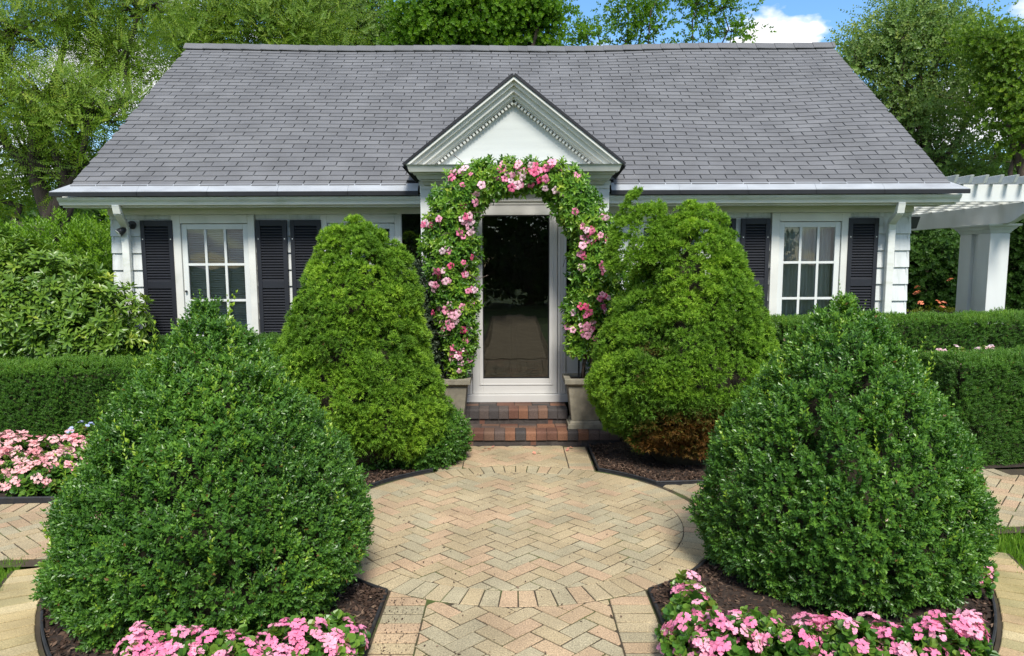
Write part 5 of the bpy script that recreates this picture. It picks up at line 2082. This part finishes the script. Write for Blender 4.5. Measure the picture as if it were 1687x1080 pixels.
for k, px in enumerate((1545, 1572, 1588, 1640, 1662)):
    p = at(px, 588, 7.75)
    sd += 1
    begonia('begonia_plant', p.x, p.y + 0.06 * k, 0.72, 0.13, 0.26, 6, 'palepink', sd, 'bronze-leaved pale pink begonia showing between the two hedges' if k > 2 else 'green-leaved pale pink begonia showing between the two hedges', 'pale begonias between the hedges', 0.75 if k > 2 else 0.4)
# soil under the salmon begonias
PL0, PL1 = gz(-260, 832), gz(125, 828)
MB().add([(PL0.x, PL0.y, 0.006), (PL1.x + 0.3, PL1.y + 0.02, 0.006), (PL1.x + 0.3, 7.9, 0.006), (PL0.x, 7.6, 0.006)], [(0, 1, 2, 3)]).build('mulch_strip', M['mulch'], kind='structure')
MB().bar((PL0.x, PL0.y, 0.012), (PL1.x + 0.3, PL1.y + 0.02, 0.012), 0.02, 0.06).tube([(PL0.x, PL0.y, 0.042), (PL1.x + 0.3, PL1.y + 0.02, 0.042)], 0.012, 6).build(
    'bed_edging', M['edging'], label='straight dark edging before the salmon begonias', cat='garden edging', group='plastic bed edgings round the patio')
q0, q1 = gz(1570, 774), gz(1900, 760)
MB().add([(q0.x - 0.4, q0.y - 0.06, 0.004), (q1.x, q1.y, 0.004), (q1.x, q1.y + 1.5, 0.004), (q0.x - 0.4, q0.y + 1.4, 0.004)], [(0, 1, 2, 3)]).build('mulch_strip', M['mulch'], kind='structure')

# ------------------------------------------------------------------ pergola
per = empty('pergola', (6.95, 10.6, 0), label='white wooden pergola on square paired posts beside the cottage', cat='pergola')
PI_ = Matrix.Translation(-per.location)


def pb(mb, name, **kw):
    o = mb.build(name, M['white'], per, bevel=0.006, **kw)
    o.matrix_parent_inverse = PI_
    return o


YC = 10.2
pc0 = at(1640, 450, YC)
PX = X(1642, 470, YC)
zcap = Z(1640, 384, YC)
zbm = Z(1640, 376, YC)
pw = 0.27
for yy in (YC, YC + 0.42):
    pb(MB().box(PX - pw / 2, PX + pw / 2, yy, yy + pw, -0.05, zcap), 'post')
pb(MB().box(PX - pw / 2 + 0.05, PX + pw / 2 - 0.05, YC + pw, YC + 0.42, -0.05, zcap), 'post_panel')
m = MB()
for k, (o_, h) in enumerate(((0.03, 0.045), (0.07, 0.05), (0.10, 0.03))):
    z0 = zcap + (0, 0.045, 0.095)[k]
    i0 = (0.0, 0.03, 0.09)[k]
    m.frustum((PX - pw / 2 - i0, PX + pw / 2 + i0, YC - i0, YC + 0.69 + i0), (PX - pw / 2 - o_, PX + pw / 2 + o_, YC - o_, YC + 0.69 + o_), z0, z0 + h - 0.0005)
pb(m, 'capital')
pb(MB().box(PX - pw / 2 - 0.03, PX + pw / 2 + 0.03, YC - 0.03, YC + 0.72, -0.05, 0.25), 'plinth')
zb0 = zcap + 0.125
zb1 = zb0 + 0.26
# beam along the depth with a scrolled near end
pr = [(YC - 0.75, zb1), (YC - 0.75, zb1 - 0.09), (YC - 0.62, zb1 - 0.11), (YC - 0.45, zb1 - 0.17), (YC - 0.32, zb0 + 0.03), (YC - 0.2, zb0), (14.2, zb0), (14.2, zb1)]
pb(MB().extr([(PX - 0.045, a, b) for a, b in pr], (0.09, 0, 0)), 'beam')
pb(MB().box(PX - 0.135, PX + 0.135, 13.6, 13.87, -0.05, zb0 - 0.001), 'post')
yy = 9.72
k = 0
ZF = zb1 + 0.001
while yy < 14.1:
    hgt = 0.22 if k == 0 else 0.15
    pb(MB().box(XR + 0.12, PX + 3.2, yy, yy + 0.045, ZF, ZF + hgt), 'rafter')
    yy += 0.42
    k += 1
zt_ = ZF + 0.2205
xx = XR + 0.3
while xx < PX + 3.2:
    pr = [(9.50, zt_ + 0.10), (9.56, zt_), (13.9, zt_), (13.9, zt_ + 0.10)]
    pb(MB().extr([(xx, a, b) for a, b in pr], (0.045, 0, 0)), 'purlin')
    xx += 0.19
pb(MB().box(PX + 2.8, PX + 3.07, 9.9, 10.17, -0.05, ZF - 0.001), 'post')
# plants behind it
for k, px in enumerate((1510, 1528, 1548, 1560)):
    p = at(px, 500, 9.6 + 0.15 * k)
    sd += 1
    begonia('orange_flower_plant', p.x, p.y, -0.05, 0.22, Z(px, 478 + 9 * (k % 3), 9.6) + 0.05, 7, 'orange', sd, 'tall plant with orange blooms by the corner of the house', 'orange flowers by the pergola', 0.62, 'flower')
LIMET = [sprig(leaf4(0.09, 0.06, 0.2), 6, 0.05, 65, s) for s in range(2)]
shrub('lime_groundcover', (X(1550, 520, 11.4), 11.4, 0), [((0, 0, 0.85), (0.75, 0.4, 0.32)), ((0.5, 0.1, 0.83), (0.5, 0.4, 0.28))], 700, LIMET, 'lime', 401, 1.0, 0.5, 0.7,
      label='lime yellow leafy plants in a dark trough by the pergola', cat='plant')
cc = at(1548, 520, 11.0)
MB().box(cc.x - 0.35, cc.x + 0.5, 10.95, 11.6, -0.05, Z(1550, 516, 10.95)).build('dark_trough', M['mulch'], label='dark low trough under the lime yellow plants', cat='planter', bevel=0.02)

# ------------------------------------------------------------------ trees
LOCT = [sprig(leaf4(0.055, 0.024, 0.15), 14, 0.34, 72, s, flat=True, taper=0.3) for s in range(3)]
MAPT = [sprig(leaf4(0.15, 0.13, 0.2), 6, 0.14, 66, s, pair=False) for s in range(3)]
POPT = [sprig(leaf4(0.085, 0.06, 0.2), 9, 0.28, 60, s) for s in range(3)]
BIGT = [sprig(leaf4(0.17, 0.11, 0.2), 7, 0.24, 62, s, pair=False) for s in range(3)]


def blobs_px(lst, base, Y):
    out = []
    for px, py, rx, rz, wgt, dy in lst:
        p = at(px, py, Y + dy)
        sc_ = (Y + dy) / FPX
        out.append(((p.x - base[0], dy, p.z), (rx * sc_, min(rx, rz) * sc_ * 0.9, rz * sc_), wgt))
    return out


B = (X(70, 400, 14.0), 14.0, 0)
tree('locust_tree', B, blobs_px([(20, 60, 90, 60, 1.2, 0), (110, 40, 80, 60, 1.1, 0.8), (60, 160, 110, 55, 1.4, -0.5), (150, 190, 90, 50, 1.2, -0.6), (40, 250, 110, 50, 1.2, 0.4), (130, 270, 70, 40, 0.9, 0.2),
                                (210, 110, 60, 50, 0.7, 0.5), (230, 20, 60, 50, 0.7, 0.3), (-80, 130, 110, 110, 1.3, 0), (120, -60, 150, 80, 1.4, 0), (-20, 320, 80, 30, 0.6, 0.6), (190, 60, 50, 50, 0.5, 1.2)], B, 14.0),
     (0.1, 0, 4.2), 0.24, LOCT, 12500, 501, 'locust', 'bark_dark', 22, 0.34, 0.52, 0.25, label='feathery honey locust with dark crooked limbs beside the cottage', cat='tree')
B = (X(420, 60, 19), 19.0, 0)
tree('locust_tree', B, blobs_px([(300, 40, 60, 50, 1, 0), (370, 20, 70, 50, 1.2, 0.4), (450, 40, 70, 45, 1.2, 0), (520, 30, 60, 50, 1, 0.5), (420, -50, 130, 60, 1.4, 0), (330, 90, 70, 50, 1.0, 0.6), (500, 95, 90, 40, 0.8, 0.4)], B, 19.0),
     (0, 0, 5.2), 0.2, LOCT, 8500, 511, 'locust', 'bark', 24, 0.5, 0.52, 0.2, 1.35, label='yellow-green locust crown over the ridge between the feathery locust and pale tree', cat='tree')
B = (X(600, 60, 24), 24.0, 0)
tree('pale_tree', B, blobs_px([(590, 40, 45, 45, 1, 0), (625, 60, 35, 35, 0.8, 0.3), (570, -10, 50, 40, 1, 0), (560, 80, 50, 40, 0.8, 0.6)], B, 24.0),
     (0, 0, 6.0), 0.16, POPT, 3600, 521, 'poplar', 'bark', 24, 0.45, 0.5, 0, 1.3, label='pale grey-green tree between the yellow-green locust and the maple', cat='tree')
B = (X(780, 60, 22), 22.0, 0)
tree('maple_tree', B, blobs_px([(705, 45, 60, 45, 1.2, 0), (780, 25, 80, 50, 1.6, 0), (860, 35, 60, 45, 1.2, 0.3), (780, -50, 120, 50, 1.5, 0), (830, 80, 90, 35, 0.8, 0.5), (720, 90, 80, 35, 0.8, 0.5), (890, 10, 30, 40, 0.5, 0)], B, 22.0),
     (0, 0, 5.5), 0.25, MAPT, 11000, 531, 'maple', 'bark', 26, 0.36, 0.5, 0, 0.72, label='dense round maple rising behind the middle of the roof ridge', cat='tree')
B = (X(1060, 60, 19), 19.0, 0)
tree('sparse_tree', B, blobs_px([(1035, 10, 40, 22, 0.9, 0), (1085, -5, 40, 25, 1, 0.2), (1075, 60, 30, 22, 0.5, 0), (1030, 65, 24, 14, 0.4, 0), (1060, 35, 40, 25, 0.5, 0.3)], B, 19.0),
     (0.05, 0, 5.6), 0.075, BIGT, 620, 541, 'maple', 'bark_dark', 15, 0.24, 0.4, 0, 0.55, label='sparse open tree with thin dark branches against white cloud', cat='tree')
B = (X(1150, 60, 19), 19.3, 0)
tree('sparse_tree', B, blobs_px([(1150, 5, 35, 22, 0.9, 0), (1190, 12, 40, 18, 0.8, 0), (1140, 60, 22, 18, 0.4, 0), (1205, 52, 35, 14, 0.8, 0), (1165, -20, 50, 20, 0.8, 0)], B, 19.3),
     (0.0, 0, 5.5), 0.075, BIGT, 560, 542, 'maple', 'bark_dark', 15, 0.22, 0.42, 0, 0.55, label='sparse open tree with one long side branch, next to the bright cumulus cloud', cat='tree')
B = (X(968, 80, 21), 21.0, 0)
tree('small_tree', B, blobs_px([(968, 65, 24, 16, 1, 0), (955, 48, 8, 12, 0.35, 0), (988, 50, 8, 14, 0.35, 0), (930, 78, 14, 8, 0.4, 0)], B, 21.0),
     (0, 0, 6.3), 0.07, BIGT, 260, 543, 'maple', 'bark_dark', 14, 0.2, 0.5, 0, 0.55, label='small leafy treetop just peeking over the ridge beside the maple', cat='tree')
B = (X(1520, 300, 17), 17.0, 0)
tree('poplar_tree', B, blobs_px([(1500, 70, 70, 60, 1.3, 0), (1440, 110, 50, 60, 0.9, 0.3), (1560, 60, 60, 50, 1.1, 0), (1530, 160, 80, 60, 1.4, 0), (1460, 190, 60, 50, 1, 0.2), (1600, 170, 80, 60, 1.3, 0.2), (1540, 250, 90, 45, 1.3, 0), (1640, 260, 80, 50, 1.1, 0.3),
                                (1410, 90, 22, 40, 0.5, 0), (1520, 10, 40, 30, 0.6, 0), (1470, 40, 25, 40, 0.5, 0), (1620, 100, 50, 40, 0.8, 0.4), (1570, 310, 90, 40, 1, 0.4)], B, 17.0),
     (0, 0, 5.0), 0.17, POPT, 9500, 551, 'poplar', 'bark', 17, 0.34, 0.5, 0, 0.85, label='tall grey-green poplar behind the pergola end of the cottage', cat='tree')
B = (X(1680, 300, 15), 15.0, 0)
tree('golden_tree', B, blobs_px([(1660, 110, 45, 60, 1.1, 0), (1690, 200, 50, 60, 1.1, 0), (1740, 120, 70, 90, 1.2, 0), (1625, 70, 25, 25, 0.4, 0)], B, 15.0),
     (0, 0, 4.4), 0.14, MAPT, 5600, 561, 'locust', 'bark', 24, 0.34, 0.42, 0, 0.42, label='yellow-green tree overlapping the poplar at its outer edge', cat='tree')
B = (X(1545, 470, 15), 15.5, 0)
tree('dark_understory_tree', B, blobs_px([(1540, 440, 60, 50, 1.4, 0), (1500, 400, 60, 40, 1, 0.4), (1590, 400, 60, 40, 1, 0.4), (1560, 490, 80, 35, 1, 0)], B, 15.5),
     (0, 0, 1.9), 0.11, MAPT, 5200, 571, 'wood', 'bark_dark', 24, 0.3, 0.42, 0, 0.55, label='dark green spreading tree seen under the pergola beam', cat='tree')
B = (X(1685, 470, 12.5), 12.5, 0)
tree('evergreen_tree', B, blobs_px([(1690, 430, 40, 60, 1.2, 0), (1720, 380, 60, 60, 1.2, 0), (1690, 500, 45, 40, 1, 0)], B, 12.5),
     (0, 0, 2.2), 0.1, POPT, 3600, 572, 'wood', 'bark_dark', 22, 0.3, 0.42, 0, 0.75, label='dark feathery evergreen on the outer side of the pergola post', cat='tree')
# woodland mass far behind
g = np.random.default_rng(601)
n = 9000
xs = g.uniform(-26, 26, n)
wv = waves(602, 7, 0.08)
P = np.stack([xs, 29 + g.uniform(0, 5, n), np.zeros(n)], 1)
hh = 4.9 + 0.9 * wv(P * np.array([1, 0.3, 0]))
P[:, 2] = hh * g.uniform(0, 1, n) ** 0.7
D = jitter(np.tile([0, -0.8, 0.7], (n, 1)), g, 0.5)
tint = np.clip(0.45 + 0.12 * waves(603, 8, 0.3)(P) + g.normal(0, 0.12, n), 0, 1)
V, F, T = scatter(BIGT, P, D, g.uniform(1.8, 3.2, n), tint, 604)
npobj('woodland', V, F, LF['wood'], None, T, kind='stuff', label='mass of green woodland far behind the cottage', cat='woodland')
# trees of the garden side behind the viewer, mirrored in the door and window glass
for k, (x, y, s) in enumerate(((-5.5, -15, 1.3), (0.8, -16.5, 1.4), (6.5, -15.5, 1.3))):
    tree('garden_tree', (x, y, 0), [((0, 0, 3.6 * s), (3.2, 2.2, 2.2), 1.2), ((-1.6, 0, 2.0), (2.2, 1.6, 1.7), 1), ((1.7, 0, 2.0), (2.2, 1.6, 1.7), 1), ((0, 0.5, 5.0 * s), (2.2, 1.8, 1.3), 0.8)],
         (0, 0, 2.6), 0.2, BIGT, 3200, 611 + k, 'wood', 'bark', 18, 0.6, 0.4, 0, 1.9, label='broad garden tree opposite the entrance, mirrored in the door glass', cat='tree', group='garden trees opposite the entrance')

# ------------------------------------------------------------------ small litter
pm = trumpet(0.03, LF['fallen'], 9)
for k, (px, py) in enumerate(((800, 737), (806, 740), (796, 741), (812, 736), (888, 745), (880, 746), (936, 738), (941, 737), (762, 739), (750, 741), (935, 741))):
    p = gz(px, py, 0.012)
    o = bpy.data.objects.new('fallen_flower', pm)
    link(o)
    o.location = (p.x, min(p.y, Y1 - 0.05), 0.016)
    o.rotation_euler = (rnd.uniform(-0.5, 0.5), rnd.uniform(-0.5, 0.5), rnd.uniform(0, 6))
    o.scale = (0.7, 0.7, 0.28)
    tag(o, 'wilted pink flower fallen on the pavers before the steps', 'petal', 'fallen flowers before the steps')
# crumbs of soil spilled on the walk border
g = np.random.default_rng(701)
n = 190
P = np.stack([PC.x - 0.64 + g.normal(0, 0.06, n), g.uniform(3.3, 4.05, n), np.full(n, 0.004)], 1)
cv, cf = leaf4(1, 0.6, 0.4)
cv = cv - np.array([0.5, 0, 0])
V, F, T = scatter([(cv, cf, np.zeros(4, int))], P, jitter(np.tile([0, 0, 1.0], (n, 1)), g, 0.4), g.uniform(0.004, 0.016, n), np.clip(g.beta(1.2, 4, n), 0, 1), 702)
npobj('soil_crumbs', V, F, LF['chip'], None, T, kind='stuff', label='dark soil crumbs spilled on the border of the front walk', cat='soil')

# bits of dry leaf and bark blown over the paving
n = 150
a = g.uniform(0, 6.283, n)
rr = 1.35 * np.sqrt(g.uniform(0.05, 1, n))
P = np.stack([PC.x + rr * np.cos(a), PC.y + rr * np.sin(a), np.full(n, 0.004)], 1)
P[:45, 0] = PC.x + g.uniform(-0.6, 0.6, 45)
P[:45, 1] = g.uniform(3.0, 4.0, 45)
V, F, T = scatter([(cv, cf, np.zeros(4, int))], P, jitter(np.tile([0, 0, 1.0], (n, 1)), g, 0.3), g.uniform(0.006, 0.024, n), np.clip(g.beta(2, 2, n), 0, 1), 703)
npobj('leaf_litter', V, F, LF['chip'], None, T, kind='stuff', label='scattered bits of dry leaf on the tan pavers', cat='leaf litter')
